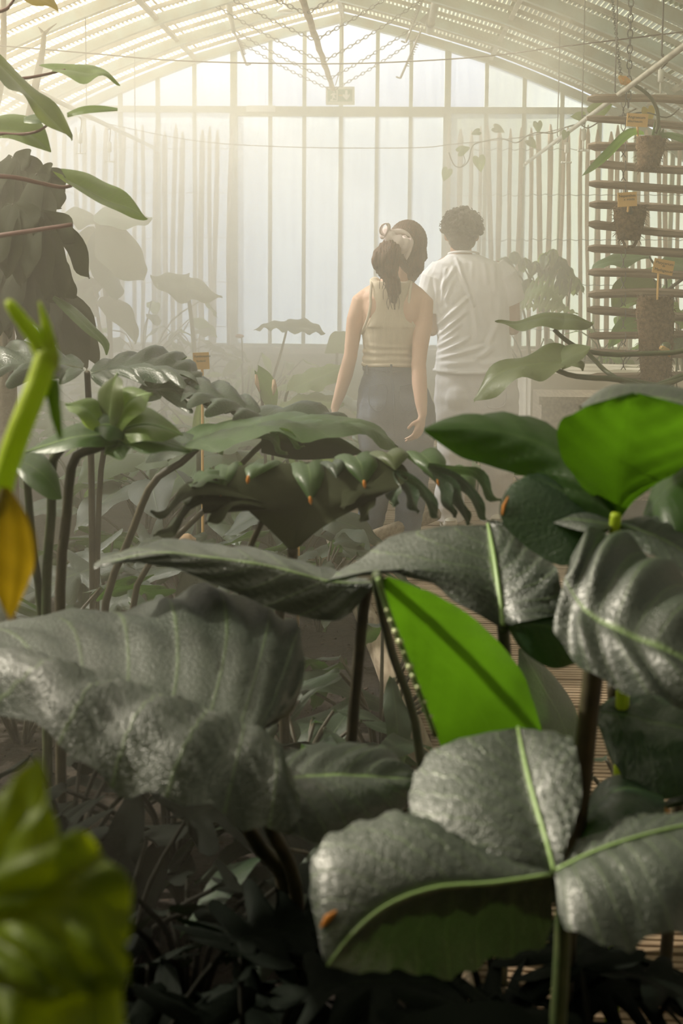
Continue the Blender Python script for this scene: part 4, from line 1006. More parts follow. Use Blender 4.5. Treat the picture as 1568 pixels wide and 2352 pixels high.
# tee shirt
t = MB()
body_rings(t, [(584, 1064, 34, .075, 0), (592, 1066, 50, .088, 0), (604, 1070, 78, .108, 0), (625, 1074, 92, .124, 0), (665, 1078, 93, .136, 0), (710, 1083, 86, .134, 0), (760, 1086, 83, .128, 0), (800, 1088, 84.5, .128, 0), (830, 1090, 91, .134, 0), (853, 1093, 98, .140, 0)], DM)
t.tube([Mn(1016, 612, 0), Mn(1000, 640, 0), Mn(990, 680, 0), Mn(985, 716, .01)], [.062, .086, .080, .076], 16)
t.tube([Mn(1132, 612, 0), Mn(1152, 640, 0), Mn(1168, 676, 0), Mn(1174, 694, .01)], [.064, .090, .082, .076], 16)
t.ball(Mn(1035, 650, -.075), (.07, .045, .10)).ball(Mn(1118, 650, -.075), (.07, .045, .10))
FOLDS = []   # (px0,py0,px1,py1,width px,height m)
for f in ((1048, 596, 1086, 700, 4, .013), (1055, 600, 1062, 660, 4, .005), (1086, 700, 1096, 770, 5, .006), (1045, 612, 1015, 660, 5, .008), (1040, 640, 1022, 690, 5, .007), (1078, 680, 1008, 745, 4.5, .009), (1070, 716, 1006, 772, 4.5, .010), (1056, 745, 1004, 790, 4.5, .009),
          (1048, 770, 1000, 803, 4.5, .011), (1075, 778, 1004, 815, 5, .010), (1110, 796, 1004, 826, 5, .011), (1130, 800, 1095, 822, 6, .010), (1140, 745, 1112, 815, 6, .007), (1000, 640, 1008, 720, 5, .006), (1085, 605, 1082, 640, 5, .004), (1112, 600, 1118, 650, 5, .005), (1135, 610, 1138, 665, 5, .005),
          (1150, 690, 1140, 770, 8, .006), (1100, 830, 1010, 838, 6, .006), (1165, 830, 1110, 836, 7, .006), (1120, 700, 1150, 760, 8, .005), (1024, 618, 1012, 700, 4, .006)):
    a, c = Mn(f[0], f[1], -.13), Mn(f[2], f[3], -.13); FOLDS.append((Vector((a.x, a.z)), Vector((c.x, c.z)), f[4] * mm, f[5]))
ycut = DM + .02
def cloth(q):
    h_ = .0025 * noise.noise(q * 16) + .004 * noise.noise(Vector((q.x * 7, q.y * 7, q.z * 4)))
    if q.y < ycut:
        p2 = Vector((q.x, q.z))
        for a, c, w, hh in FOLDS:
            ab = c - a; u = max(0, min(1, (p2 - a).dot(ab) / ab.length_squared)); d2 = (p2 - a - ab * u).length
            if d2 < w * 3.5:
                h_ += hh * (math.exp(-(d2 / w) ** 2) - .45 * math.exp(-((d2 - 1.7 * w) / w) ** 2)) * (math.sin(math.pi * (.08 + .84 * u)) ** .6)
    return h_
organic('tee_shirt', t, .005, MT['shirt'], man_, 5, cloth)
mk('collar', MB().tube([Mn(1064, 583 + 5 * math.sin(a), 0) + Vector((math.cos(a) * .080, math.sin(a) * .082, 0)) for a in np.linspace(0, 2 * math.pi, 40)], .006, 8, 1.0, Vector((0, 0, 1))), MT['shirt'], man_)
mk('hem', MB().tube([Mn(1093, 851, 0) + Vector((math.cos(a) * 98.5 * mm, math.sin(a) * .142, .004 * math.sin(4 * a))) for a in np.linspace(0, 2 * math.pi, 50)], .009, 6, .4, Vector((1, 0, 0))), MT['shirt'], man_)
# trousers
j = MB()
body_rings(j, [(840, 1090, 82, .118, 0), (870, 1092, 93, .13, 0), (910, 1094, 97.5, .14, 0), (945, 1095, 97, .14, 0), (985, 1094, 92, .12, 0)], DM)
j.ball(Mn(1055, 915, -.09), (.085, .06, .09)).ball(Mn(1135, 915, -.09), (.085, .06, .09))
for hx, kx, ax, dd in ((1046, 1043, 1030, -.02), (1144, 1142, 1136, .06)):
    j.tube([Mn(hx, 930, 0), Mn(hx, 975, 0), Mn(kx, 1080, 0), Mn(ax, 1150, dd), Mn(ax, 1196, dd)], [.112, .104, .090, .084, .084], 18)
organic('trousers', j, .008, MT['pants'], man_, 4, lambda q: .006 * noise.noise(Vector((q.x * 9, q.y * 9, q.z * 20))) + .002 * noise.noise(q * 30))
mk('back_pocket', MB().tube(catmull([Mn(1118, 893, -.155), Mn(1158, 890, -.135), Mn(1158, 930, -.14), Mn(1120, 934, -.160), Mn(1118, 893, -.155)], 30), .003, 5), MT['pants'], man_)
for ax, dd, y0 in ((1032, -.02, 0), (1137, .06, 0)):
    c = Mn(ax, 1195, dd); c.z = 0; s_ = MB()
    s_.capsule([c + Vector((0, -.05, .05)), c + Vector((0, .02, .055)), c + Vector((0, .12, .04)), c + Vector((0, .19, .03))], [.045, .046, .044, .030], 14)
    s_.capsule([c + Vector((0, -.035, .055)), c + Vector((0, -.03, .10))], [.043, .040], 12)
    so_ = organic('shoe', s_, .006, MT['shoe'], man_, 3)
    ring = [c + Vector((math.cos(a) * .050, .07 + math.sin(a) * .158, 0)) for a in np.linspace(0, 2 * math.pi, 28, endpoint=False)]
    mk('sole', MB().ring_loft([[q + Vector((0, 0, .002)) for q in ring], [q + Vector((0, 0, .026)) for q in ring]]), MT['sole'], so_)
    mk('heel_stripe', MB().tube([c + Vector((-.046, -.03, .055)), c + Vector((-.02, -.092, .058)), c + Vector((.02, -.092, .058)), c + Vector((.046, -.03, .055))], .005, 6), MT['sole'], so_)
# ================================================================== hero plants, nearest first
# ---- big grey sheened leaf at the left edge of the bed
e1 = thing('elephant_ear', 'huge rib-folded elephant ear leaf with grey wet sheen beside the mulch', 'plant', G(560, 2.25))
l = hero(e1, [(600, 1695, 2.0), (560, 1675, 2.0), (430, 1632, 2.02), (250, 1580, 2.05), (60, 1530, 2.1), (-150, 1480, 2.15)],
     [(560, 1735, 2.0), (690, 1895, 1.84), (560, 1885, 1.80), (330, 1825, 1.80), (110, 1705, 1.86), (-150, 1540, 2.1)],
     [(560, 1700, 2.02), (690, 1590, 2.24), (655, 1400, 2.46), (440, 1362, 2.5), (200, 1412, 2.46), (-150, 1462, 2.3)],
     'leaf_ear', None, nu=40, nv=9, bulge=(.55, .10), ripple=(.011, 8.5, .35), wave=(.014, 3.5), seed=1)
mk('midrib', MB().tube(catmull(up_pts([(512, 1735, 1.975), (540, 1660, 2.05), (575, 1560, 2.17), (620, 1450, 2.35)]), 12), [.007, .007, .0065, .006, .006, .0055, .005, .005, .0045, .004, .004, .0035, .003], 7), MT['midrib'], l)
hero(e1, [(585, 1800, 1.95), (650, 1790, 1.95), (760, 1780, 1.98), (870, 1785, 2.02), (968, 1792, 2.05)],
     [(590, 1860, 1.90), (660, 1915, 1.86), (780, 1935, 1.88), (900, 1885, 1.95), (968, 1794, 2.05)],
     [(580, 1765, 1.97), (650, 1732, 2.05), (760, 1712, 2.10), (880, 1722, 2.12), (968, 1790, 2.06)],
     'leaf_ear', None, nu=26, nv=7, bulge=(.5, .25), ripple=(.006, 6, .3), seed=2)
stalk(e1, [(515, 1730, 1.985), (530, 1830, 2.08), (600, 1950, 2.18), (655, 2040, 2.24)], (.012, .016), 'stalk_dark', ground=G(700, 2.3, -.04))
stalk(e1, [(590, 1800, 1.96), (620, 1900, 2.1), (680, 2050, 2.22)], (.010, .015), 'stalk_dark', ground=G(700, 2.32, -.04))
# ---- three bladed leaf low on the shaded side
e2 = thing('elephant_ear', 'three-bladed glossy grey-green leaf spreading low beside the tall brown stem', 'plant', G(1275, 1.75))
hero(e2, [(1272, 2005, 1.60), (1255, 1935, 1.63), (1230, 1850, 1.68), (1208, 1765, 1.74), (1188, 1672, 1.82)],
     [(1262, 2010, 1.60), (1100, 1995, 1.60), (960, 1890, 1.66), (945, 1800, 1.74), (1010, 1715, 1.80), (1188, 1672, 1.82)],
     [(1278, 1995, 1.60), (1305, 1930, 1.62), (1335, 1830, 1.68), (1325, 1735, 1.74), (1300, 1690, 1.80), (1188, 1672, 1.82)],
     'leaf_ear', (.0035, .0022, 'midrib'), nu=34, nv=8, bulge=(.28, .2), ripple=(.0055, 9, .42), seed=3)
hero(e2, [(1265, 2010, 1.59), (1130, 2030, 1.56), (1000, 2040, 1.54), (890, 2080, 1.52), (810, 2145, 1.50), (752, 2220, 1.49)],
     [(1250, 2005, 1.60), (1080, 1930, 1.63), (900, 1868, 1.66), (765, 1915, 1.62), (708, 2030, 1.56), (752, 2220, 1.49)],
     [(1272, 2020, 1.59), (1255, 2150, 1.68), (1130, 2215, 1.67), (1000, 2240, 1.65), (880, 2232, 1.58), (752, 2220, 1.49)],
     'leaf_ear', (.003, .0015, 'midrib'), nu=36, nv=8, bulge=(.32, .12), ripple=(.005, 9, .4), wave=(.006, 3), seed=4)
hero(e2, [(1278, 2000, 1.59), (1360, 1960, 1.61), (1450, 1928, 1.63), (1560, 1900, 1.66), (1700, 1875, 1.7)],
     [(1282, 1990, 1.6), (1330, 1945, 1.64), (1420, 1895, 1.70), (1540, 1872, 1.74), (1700, 1870, 1.72)],
     [(1275, 2015, 1.58), (1300, 2130, 1.50), (1425, 2180, 1.48), (1500, 2150, 1.50), (1620, 2120, 1.54), (1700, 1885, 1.7)],
     'leaf_ear', (.0032, .002, 'midrib'), nu=32, nv=8, bulge=(.2, .32), ripple=(.005, 7, .4), wave=(.006, 3), seed=5)
mk('orange_patch', MB().capsule(up_pts([(738, 2128, 1.505), (752, 2108, 1.505), (770, 2094, 1.51)]), [.002, .0045, .0018], 8), MT['orange_tip'], e2)
stalk(e2, [(1272, 2005, 1.605), (1285, 2060, 1.66), (1290, 2200, 1.72)], (.009, .013), 'stalk', ground=G(1285, 1.76, -.04))
# ---- C: curling corrugated leaf at the frame's edge on a tall brown stem
e3 = thing('elephant_ear', 'curled silver-sheened leaf with deep dark corrugations on a tall brown stem', 'plant', G(1305, 2.1))
hero(e3, [(1296, 1330, 1.98), (1345, 1405, 1.93), (1430, 1455, 1.88), (1540, 1500, 1.84), (1680, 1570, 1.82)],
     [(1290, 1350, 1.99), (1278, 1440, 1.95), (1330, 1528, 1.86), (1450, 1590, 1.80), (1560, 1625, 1.78), (1680, 1640, 1.78)],
     [(1300, 1310, 1.99), (1335, 1238, 2.06), (1410, 1222, 2.10), (1500, 1265, 2.08), (1590, 1360, 2.02), (1680, 1480, 1.94)],
     'leaf_ear', None, nu=36, nv=8, bulge=(.35, .25), ripple=(.012, 4.5, .25), wave=(.008, 2), seed=6)
stalk(e3, [(1368, 1440, 1.96), (1364, 1530, 1.98), (1350, 1650, 2.0), (1335, 1800, 2.04), (1318, 1960, 2.08)], (.016, .017), 'stalk_dark', ground=G(1305, 2.12, -.04))
# ---- D: broad leaf with bright midrib over the path
e4 = thing('elephant_ear', 'broad drooping leaf with bright pale midrib, just below the woman\'s jeans', 'plant', G(1170, 2.5))
hero(e4, [(1155, 1440, 2.24), (1150, 1390, 2.26), (1142, 1330, 2.30), (1132, 1265, 2.36), (1120, 1205, 2.44)],
     [(1150, 1445, 2.24), (1060, 1395, 2.24), (985, 1330, 2.26), (860, 1318, 2.28), (740, 1342, 2.28), (800, 1290, 2.36), (930, 1235, 2.44), (1120, 1205, 2.44)],
     [(1160, 1438, 2.24), (1215, 1428, 2.20), (1290, 1400, 2.22), (1285, 1340, 2.28), (1255, 1275, 2.36), (1200, 1222, 2.42), (1120, 1205, 2.44)],
     'leaf_ear', (.006, .0035, 'midrib'), nu=34, nv=8, bulge=(.16, .18), ripple=(.005, 7, .4), wave=(.012, 2.5), seed=7)
hero(e4, [(1165, 1440, 2.25), (1200, 1435, 2.2), (1260, 1440, 2.2), (1318, 1475, 2.2)],
     [(1168, 1432, 2.25), (1205, 1415, 2.22), (1270, 1412, 2.22), (1318, 1470, 2.2)],
     [(1170, 1450, 2.25), (1200, 1495, 2.22), (1265, 1535, 2.2), (1320, 1525, 2.2)], 'leaf_dark', None, nu=16, nv=5, bulge=(.1, .1), seed=8)
stalk(e4, [(1155, 1440, 2.25), (1158, 1480, 2.30), (1165, 1600, 2.4), (1170, 1800, 2.48)], (.011, .013), 'stalk', ground=G(1172, 2.52, -.04))
# ---- E: leaf seen edge-on, light along its back
e5 = thing('elephant_ear', 'long leaf seen edge-on, pale top strip over a dark hanging underside', 'plant', G(800, 2.6))
hero(e5, [(855, 1338, 2.36), (760, 1335, 2.36), (620, 1300, 2.36), (480, 1280, 2.36), (350, 1270, 2.36), (216, 1302, 2.36)],
     [(850, 1352, 2.35), (775, 1425, 2.35), (640, 1402, 2.35), (500, 1345, 2.35), (360, 1296, 2.35), (216, 1303, 2.355)],
     [(855, 1330, 2.40), (760, 1322, 2.52), (620, 1284, 2.56), (480, 1262, 2.56), (350, 1254, 2.52), (216, 1301, 2.38)],
     'leaf_ear', None, nu=32, nv=7, bulge=(.12, .15), ripple=(.006, 7, .3), wave=(.007, 4), seed=9)
stalk(e5, [(850, 1338, 2.37), (835, 1400, 2.45), (820, 1550, 2.55), (805, 1750, 2.6)], (.010, .013), 'stalk_dark', ground=G(800, 2.62, -.04))
# ---- F: bright green leaf hanging down, lit through
e6 = thing('elephant_ear', 'bright green leaf hanging vertically, lit through, beads of water along its rib', 'plant', G(1010, 2.75))
hero(e6, [(880, 1330, 1.92), (930, 1400, 1.97), (1000, 1490, 2.02), (1080, 1590, 2.08), (1150, 1730, 2.14)],
     [(874, 1335, 1.92), (905, 1440, 1.98), (940, 1530, 2.03), (985, 1645, 2.09), (1030, 1760, 2.14)],
     [(890, 1326, 1.92), (1000, 1365, 1.99), (1110, 1440, 2.06), (1205, 1560, 2.13), (1262, 1760, 2.20)],
     'leaf_back', None, nu=24, nv=6, bulge=(.05, .16), ripple=(.004, 7, .3), wave=(.003, 2), upref=(0, -1, .2), seed=10)
mk('rib', MB().tube(catmull(up_pts([(868, 1330, 1.905), (890, 1400, 1.945), (920, 1480, 1.985), (955, 1570, 2.035), (1000, 1690, 2.095)]), 16), [.0045] * 17, 7), MT['midrib'], e6)
dw = MB()
for px, py, r in ((888, 1402, 5), (897, 1425, 6), (908, 1450, 8), (918, 1473, 9), (928, 1498, 5), (941, 1531, 9), (948, 1552, 7), (960, 1578, 7), (976, 1612, 5), (990, 1645, 5)): dw.ball(P(px, py, 1.895 + (py - 1330) * .00054), r * 2.0 / 3000, 8, 6)
mk('water_drops', dw, MT['dew'], e6)
stalk(e6, [(872, 1328, 1.92), (864, 1340, 2.15), (900, 1500, 2.6), (960, 1700, 2.72)], (.007, .011), 'stalk', ground=G(1010, 2.78, -.04))
# ---- G: cluster at the upper shaded side
e7 = thing('elephant_ear', 'tall cluster with a cupped bright green leaf held above the silver leaf', 'plant', G(1440, 2.35))
hero(e7, [(1416, 1200, 2.26), (1424, 1120, 2.22), (1436, 1030, 2.17), (1450, 945, 2.12), (1460, 905, 2.11)],
     [(1410, 1196, 2.26), (1345, 1125, 2.24), (1288, 1045, 2.20), (1284, 975, 2.16), (1350, 930, 2.12), (1455, 902, 2.11)],
     [(1420, 1198, 2.26), (1470, 1140, 2.22), (1560, 1075, 2.18), (1640, 1010, 2.16), (1610, 945, 2.13), (1465, 902, 2.11)],
     'leaf_back', None, nu=28, nv=7, bulge=(-.12, -.12), ripple=(.003, 6, .3), wave=(.004, 2), upref=(0, 1, .3), seed=11)
hero(e7, [(1345, 945, 2.27), (1400, 920, 2.30), (1470, 912, 2.32), (1540, 918, 2.32), (1630, 940, 2.3)],
     [(1300, 975, 2.2), (1390, 935, 2.26), (1470, 928, 2.28), (1540, 930, 2.28), (1630, 955, 2.26)],
     [(1330, 940, 2.36), (1400, 905, 2.5), (1470, 900, 2.52), (1540, 905, 2.52), (1630, 930, 2.48)], 'leaf_ear', None, nu=20, nv=4, bulge=(.2, .2), seed=12)
hero(e7, [(1414, 1196, 2.21), (1350, 1110, 2.25), (1280, 1040, 2.30), (1180, 1000, 2.34), (1080, 985, 2.36), (974, 988, 2.36)],
     [(1405, 1205, 2.22), (1300, 1160, 2.28), (1220, 1100, 2.33), (1150, 1078, 2.35), (1060, 1050, 2.36), (974, 992, 2.36)],
     [(1420, 1188, 2.22), (1390, 1090, 2.34), (1310, 1015, 2.48), (1190, 975, 2.58), (1080, 966, 2.54), (974, 985, 2.38)],
     'leaf_back', None, nu=30, nv=7, bulge=(.18, .22), ripple=(.004, 6, .3), wave=(.006, 3), seed=13)
hero(e7, [(1405, 1208, 2.24), (1340, 1160, 2.26), (1280, 1120, 2.28), (1215, 1092, 2.3)],
     [(1400, 1215, 2.23), (1310, 1300, 2.18), (1220, 1262, 2.2), (1148, 1190, 2.24), (1170, 1115, 2.28), (1215, 1088, 2.3)],
     [(1410, 1200, 2.25), (1370, 1140, 2.3), (1290, 1090, 2.33), (1215, 1086, 2.31)], 'leaf_dark', None, nu=24, nv=6, bulge=(.15, .15), wave=(.004, 2), seed=14)
mk('orange_patch', MB().capsule(up_pts([(1153, 1182, 2.238), (1157, 1162, 2.243), (1166, 1142, 2.25)]), [.0015, .003, .0015], 8), MT['orange_tip'], e7)
hero(e7, [(1412, 1205, 2.2), (1360, 1198, 2.2), (1310, 1192, 2.22), (1266, 1196, 2.24)],
     [(1410, 1212, 2.19), (1360, 1222, 2.16), (1320, 1216, 2.18), (1266, 1199, 2.23)],
     [(1412, 1200, 2.22), (1365, 1178, 2.3), (1310, 1172, 2.32), (1266, 1194, 2.26)], 'leaf_ear', None, nu=16, nv=5, bulge=(.15, .15), seed=15)
hero(e7, [(1422, 1205, 2.2), (1480, 1222, 2.18), (1540, 1250, 2.16), (1640, 1310, 2.12)],
     [(1422, 1215, 2.19), (1470, 1258, 2.12), (1540, 1300, 2.08), (1640, 1350, 2.06)],
     [(1425, 1198, 2.22), (1500, 1190, 2.3), (1580, 1215, 2.28), (1640, 1290, 2.2)], 'leaf_ear', None, nu=18, nv=5, bulge=(.2, .2), ripple=(.003, 5, .3), seed=16)
hero(e7, [(1478, 1185, 2.32), (1530, 1120, 2.32), (1590, 1090, 2.32), (1680, 1080, 2.32)],
     [(1476, 1192, 2.3), (1530, 1215, 2.22), (1600, 1225, 2.2), (1680, 1180, 2.24)],
     [(1480, 1178, 2.34), (1520, 1100, 2.46), (1590, 1068, 2.5), (1680, 1060, 2.46)], 'leaf_back', None, nu=18, nv=5, bulge=(.2, .2), seed=17)
stalk(e7, [(1414, 1180, 2.19), (1412, 1220, 2.2), (1418, 1330, 2.25), (1430, 1600, 2.32)], (.009, .014), 'lime_stalk', ground=G(1440, 2.36, -.04))
# ---- H: yellow-green shoot and limp yellowing leaf, very near
e8 = thing('philodendron_shoot', 'blurred yellow-green shoot with a limp yellowing leaf at the frame edge', 'plant', G(-60, 1.5))
stalk(e8, [(112, 805, 1.42), (88, 880, 1.41), (52, 970, 1.40), (20, 1060, 1.40), (0, 1140, 1.40), (-30, 1300, 1.42), (-60, 1700, 1.46)], (.0135, .013), 'lime_stalk', n=24, ground=G(-70, 1.5, -.04))
mk('shoot', MB().tube(catmull(up_pts([(110, 830, 1.42), (84, 780, 1.42), (52, 738, 1.42), (16, 690, 1.42)]), 12), [.011, .011, .012, .011, .010, .010, .009, .009, .008, .008, .007, .006, .003], 8), MT['lime_stalk'], e8)
mk('shoot', MB().tube(catmull(up_pts([(118, 850, 1.42), (114, 790, 1.42), (104, 740, 1.42), (90, 692, 1.42)]), 12), [.008, .009, .010, .009, .008, .007, .006, .006, .005, .004, .003, .002, .001], 8), MT['lime_stalk'], e8)
mk('shoot', MB().tube(catmull(up_pts([(118, 870, 1.42), (128, 950, 1.42), (140, 1010, 1.43)]), 10), [.008, .009, .009, .008, .007, .007, .006, .005, .004, .003, .001], 8), MT['leaf_pale'], e8)
hero(e8, [(10, 1120, 1.38), (30, 1190, 1.37), (36, 1290, 1.37), (24, 1420, 1.37)],
     [(0, 1120, 1.38), (-25, 1200, 1.36), (-25, 1320, 1.36), (22, 1424, 1.37)],
     [(20, 1120, 1.38), (72, 1200, 1.38), (82, 1290, 1.38), (27, 1424, 1.37)], 'leaf_bud', None, nu=18, nv=5, bulge=(.3, .3), upref=(0, -1, .2), seed=18)
# ---- I: nearest blurred lime leaf
e9 = thing('philodendron_leaf', 'nearest leaf, out-of-focus lime and olive, ribbed, filling the lower corner', 'plant', G(-150, .95))
hero(e9, [(-140, 2120, .86), (-60, 2040, .85), (20, 1930, .85), (70, 1840, .86), (92, 1735, .87)],
     [(-150, 2100, .86), (-130, 2000, .86), (-60, 1880, .86), (30, 1790, .87), (92, 1733, .87)],
     [(-130, 2130, .86), (40, 2090, .83), (130, 1990, .83), (120, 1860, .85), (92, 1737, .87)], 'leaf_lime', None, nu=20, nv=6, bulge=(.2, .3), ripple=(.004, 4, .3), upref=(0, -1, .5), seed=19)
hero(e9, [(-140, 2160, .86), (-20, 2120, .84), (100, 2090, .83), (220, 2110, .83), (285, 2180, .83)],
     [(-140, 2150, .87), (-20, 2010, .88), (110, 1920, .88), (240, 1950, .87), (305, 2080, .85)],
     [(-140, 2180, .85), (0, 2240, .81), (120, 2270, .80), (230, 2290, .80), (295, 2250, .82)], 'leaf_lime', None, nu=24, nv=6, bulge=(.25, .25), ripple=(.012, 3.5, .35), wave=(.003, 2), upref=(0, -1, .5), seed=20)
hero(e9, [(-140, 2200, .85), (0, 2270, .82), (100, 2350, .81), (200, 2470, .81), (280, 2600, .82)],
     [(-140, 2190, .85), (40, 2200, .83), (180, 2210, .82), (280, 2240, .82), (290, 2600, .83)],
     [(-140, 2230, .84), (-60, 2400, .80), (0, 2560, .79), (120, 2650, .79), (270, 2620, .8)], 'leaf_lime', None, nu=24, nv=6, bulge=(.25, .25), ripple=(.012, 3.5, .35), upref=(0, -1, .5), seed=21)
stalk(e9, [(-140, 2160, .86), (-170, 2300, .88), (-180, 2600, .92)], (.008, .009), 'lime_stalk', ground=G(-200, .95, -.04))
# ---- right hand dark plant beside the path
e10 = thing('dark_philodendron', 'very dark folded leaf by the boardwalk, right of the tall brown stem', 'plant', G(1560, 2.5))
hero(e10, [(1362, 1638, 2.3), (1420, 1640, 2.3), (1500, 1660, 2.28), (1600, 1680, 2.25), (1700, 1700, 2.25)],
     [(1362, 1645, 2.29), (1405, 1745, 2.2), (1450, 1812, 2.16), (1540, 1830, 2.14), (1700, 1800, 2.16)],
     [(1366, 1628, 2.31), (1430, 1604, 2.4), (1520, 1600, 2.45), (1620, 1600, 2.45), (1700, 1620, 2.4)], 'leaf_dark', None, nu=24, nv=6, bulge=(.3, .3), ripple=(.008, 4, .6), seed=22)
hero(e10, [(1330, 1900, 2.1), (1380, 1840, 2.12), (1440, 1810, 2.14), (1520, 1830, 2.14)],
     [(1325, 1930, 2.06), (1400, 1905, 2.02), (1470, 1900, 2.02), (1525, 1870, 2.08)],
     [(1345, 1870, 2.14), (1385, 1800, 2.22), (1440, 1785, 2.24), (1520, 1815, 2.2)], 'leaf_dark', None, nu=18, nv=5, bulge=(.25, .25), seed=23)
for k, (a, c) in enumerate((((1490, 1900), (1550, 1790)), ((1500, 1880), (1600, 1830)), ((1470, 1870), (1510, 1760)))):
    S = [(a[0], a[1], 2.2), ((a[0] + c[0]) / 2 - 8, (a[1] + c[1]) / 2 - 10, 2.2), (c[0], c[1], 2.22)]
    hero(e10, S, [(x - 10, y + 14, d - .03) for x, y, d in S], [(x + 8, y - 16, d + .04) for x, y, d in S], 'leaf_dark', None, nu=10, nv=3, bulge=(.2, .2), seed=24 + k)
mk('dried_bract', MB().capsule(up_pts([(1502, 1852, 2.17), (1518, 1857, 2.17), (1532, 1864, 2.17)]), [.004, .008, .004], 8), MT['orange_fruit'], e10)
stalk(e10, [(1560, 1680, 2.27), (1560, 1800, 2.4)], (.010, .013), 'stalk_dark', ground=G(1560, 2.52, -.04))
stalk(e10, [(1410, 1570, 2.45), (1415, 1700, 2.5), (1425, 1850, 2.52)], (.014, .016), 'stalk_dark', ground=G(1450, 2.55, -.04))
hero(e10, [(1408, 1560, 2.5), (1440, 1580, 2.5), (1500, 1600, 2.5)], [(1406, 1590, 2.48), (1440, 1625, 2.46), (1510, 1650, 2.46)], [(1410, 1540, 2.52), (1450, 1550, 2.54), (1520, 1580, 2.54)], 'leaf_back', None, nu=10, nv=4, bulge=(.2, .2), seed=29)
# leaf arching from behind F over the path
e11 = thing('brown_leaf_plant', 'dim brownish leaf leaning over the boardwalk behind the bright hanging leaf', 'plant', G(1330, 3.0))
hero(e11, [(1325, 1770, 2.9), (1290, 1660, 2.85), (1240, 1570, 2.82), (1195, 1490, 2.82)], [(1318, 1775, 2.88), (1250, 1700, 2.8), (1195, 1590, 2.78), (1190, 1490, 2.82)], [(1330, 1765, 2.92), (1325, 1640, 2.95), (1270, 1550, 2.93), (1197, 1488, 2.83)], 'leaf_dark', None, nu=16, nv=4, bulge=(.15, .15), seed=30)
stalk(e11, [(1325, 1770, 2.9), (1328, 1850, 2.95)], (.007, .009), 'stalk_dark', ground=G(1330, 3.02, -.04))
# ---- J: lobed philodendrons across the middle
def lobed(parent, base, tip, wl, wr, mat, d0, lobes=7, depth=.75, bulge=(.1, .1), seed=0, wave=(.014, 4), fwd=.35, upref=(0, -.3, 1), tips=None, nu=None):
    """deeply cut blade: wl / wr are picture offsets of the widest lobes on either side, with their distance change"""
    b, t = Vector((base[0], base[1])), Vector((tip[0], tip[1])); sp, L, R = [], [], []
    for s in (0, .12, .35, .6, .82, 1):
        q = b.lerp(t, s); d = base[2] + (tip[2] - base[2]) * s; sag = 4 * s * (1 - s)
        q.y -= d0 * sag; sp.append((q.x, q.y, d))
        w = (.45, .9, 1.0, .85, .55, 0)[(0, .12, .35, .6, .82, 1).index(s)]
        ax = (t - b) * fwd * w * .6
        L.append((q.x + wl[0] * w + ax.x - (t.x - b.x) * (.16 if s == 0 else 0), q.y + wl[1] * w + ax.y, d + wl[2] * w)); R.append((q.x + wr[0] * w + ax.x - (t.x - b.x) * (.16 if s == 0 else 0), q.y + wr[1] * w + ax.y, d + wr[2] * w))
    return hero(parent, sp, L, R, mat, (.005, .002, 'stalk'), nu=nu or lobes * 9, nv=6, bulge=bulge, ripple=(.003, lobes, .3), wave=wave, lobes=(lobes, depth, 1.5), upref=upref, seed=seed)
def fingers(parent, base, fans, mat, seed, wd=26):
    """a much divided leaf: long hanging segments leaving one point, joined at the middle"""
    for k, (x1, y1) in enumerate(fans):
        S = [(base[0], base[1], base[2]), ((base[0] + x1) / 2 + (x1 - base[0]) * .10, (base[1] + y1) / 2 - abs(x1 - base[0]) * .18, base[2] - .06), (base[0] + (x1 - base[0]) * .86, base[1] + (y1 - base[1]) * .80, base[2] - .1), (x1, y1, base[2] - .1)]
        n = Vector((-(y1 - base[1]), x1 - base[0])).normalized() * wd
        prof = (.5, 1, .8, 0)
        hero(parent, S, [(q[0] + n.x * w, q[1] + n.y * w, q[2] + .04 * w) for q, w in zip(S, prof)], [(q[0] - n.x * w, q[1] - n.y * w, q[2] - .04 * w) for q, w in zip(S, prof)], mat, None, nu=14, nv=3, bulge=(.15, .15), wave=(.006, 2), upref=(0, -1, .4), seed=seed + k)
j1 = thing('lobed_philodendron', 'large cut-leaf philodendron whose fringe of curling lobes has orange tips', 'plant', G(660, 3.3))
fingers(j1, (640, 1160, 3.0), ((345, 1178), (352, 1232), (470, 1200)), 'leaf_mono', 200, 15)
fingers(j1, (560, 1110, 3.05), ((432, 1112), (415, 1150)), 'leaf_mid', 210, 14)
fingers(j1, (900, 1085, 3.02), ((1010, 1192), (960, 1180), (905, 1165)), 'leaf_dark', 220, 15)
fingers(j1, (980, 1075, 3.0), ((1080, 1205), (1122, 1196), (1152, 1152), (1045, 1190)), 'leaf_dark', 230, 14)
fingers(j1, (860, 1120, 3.02), ((780, 1165), (830, 1200)), 'leaf_mono', 240, 16)
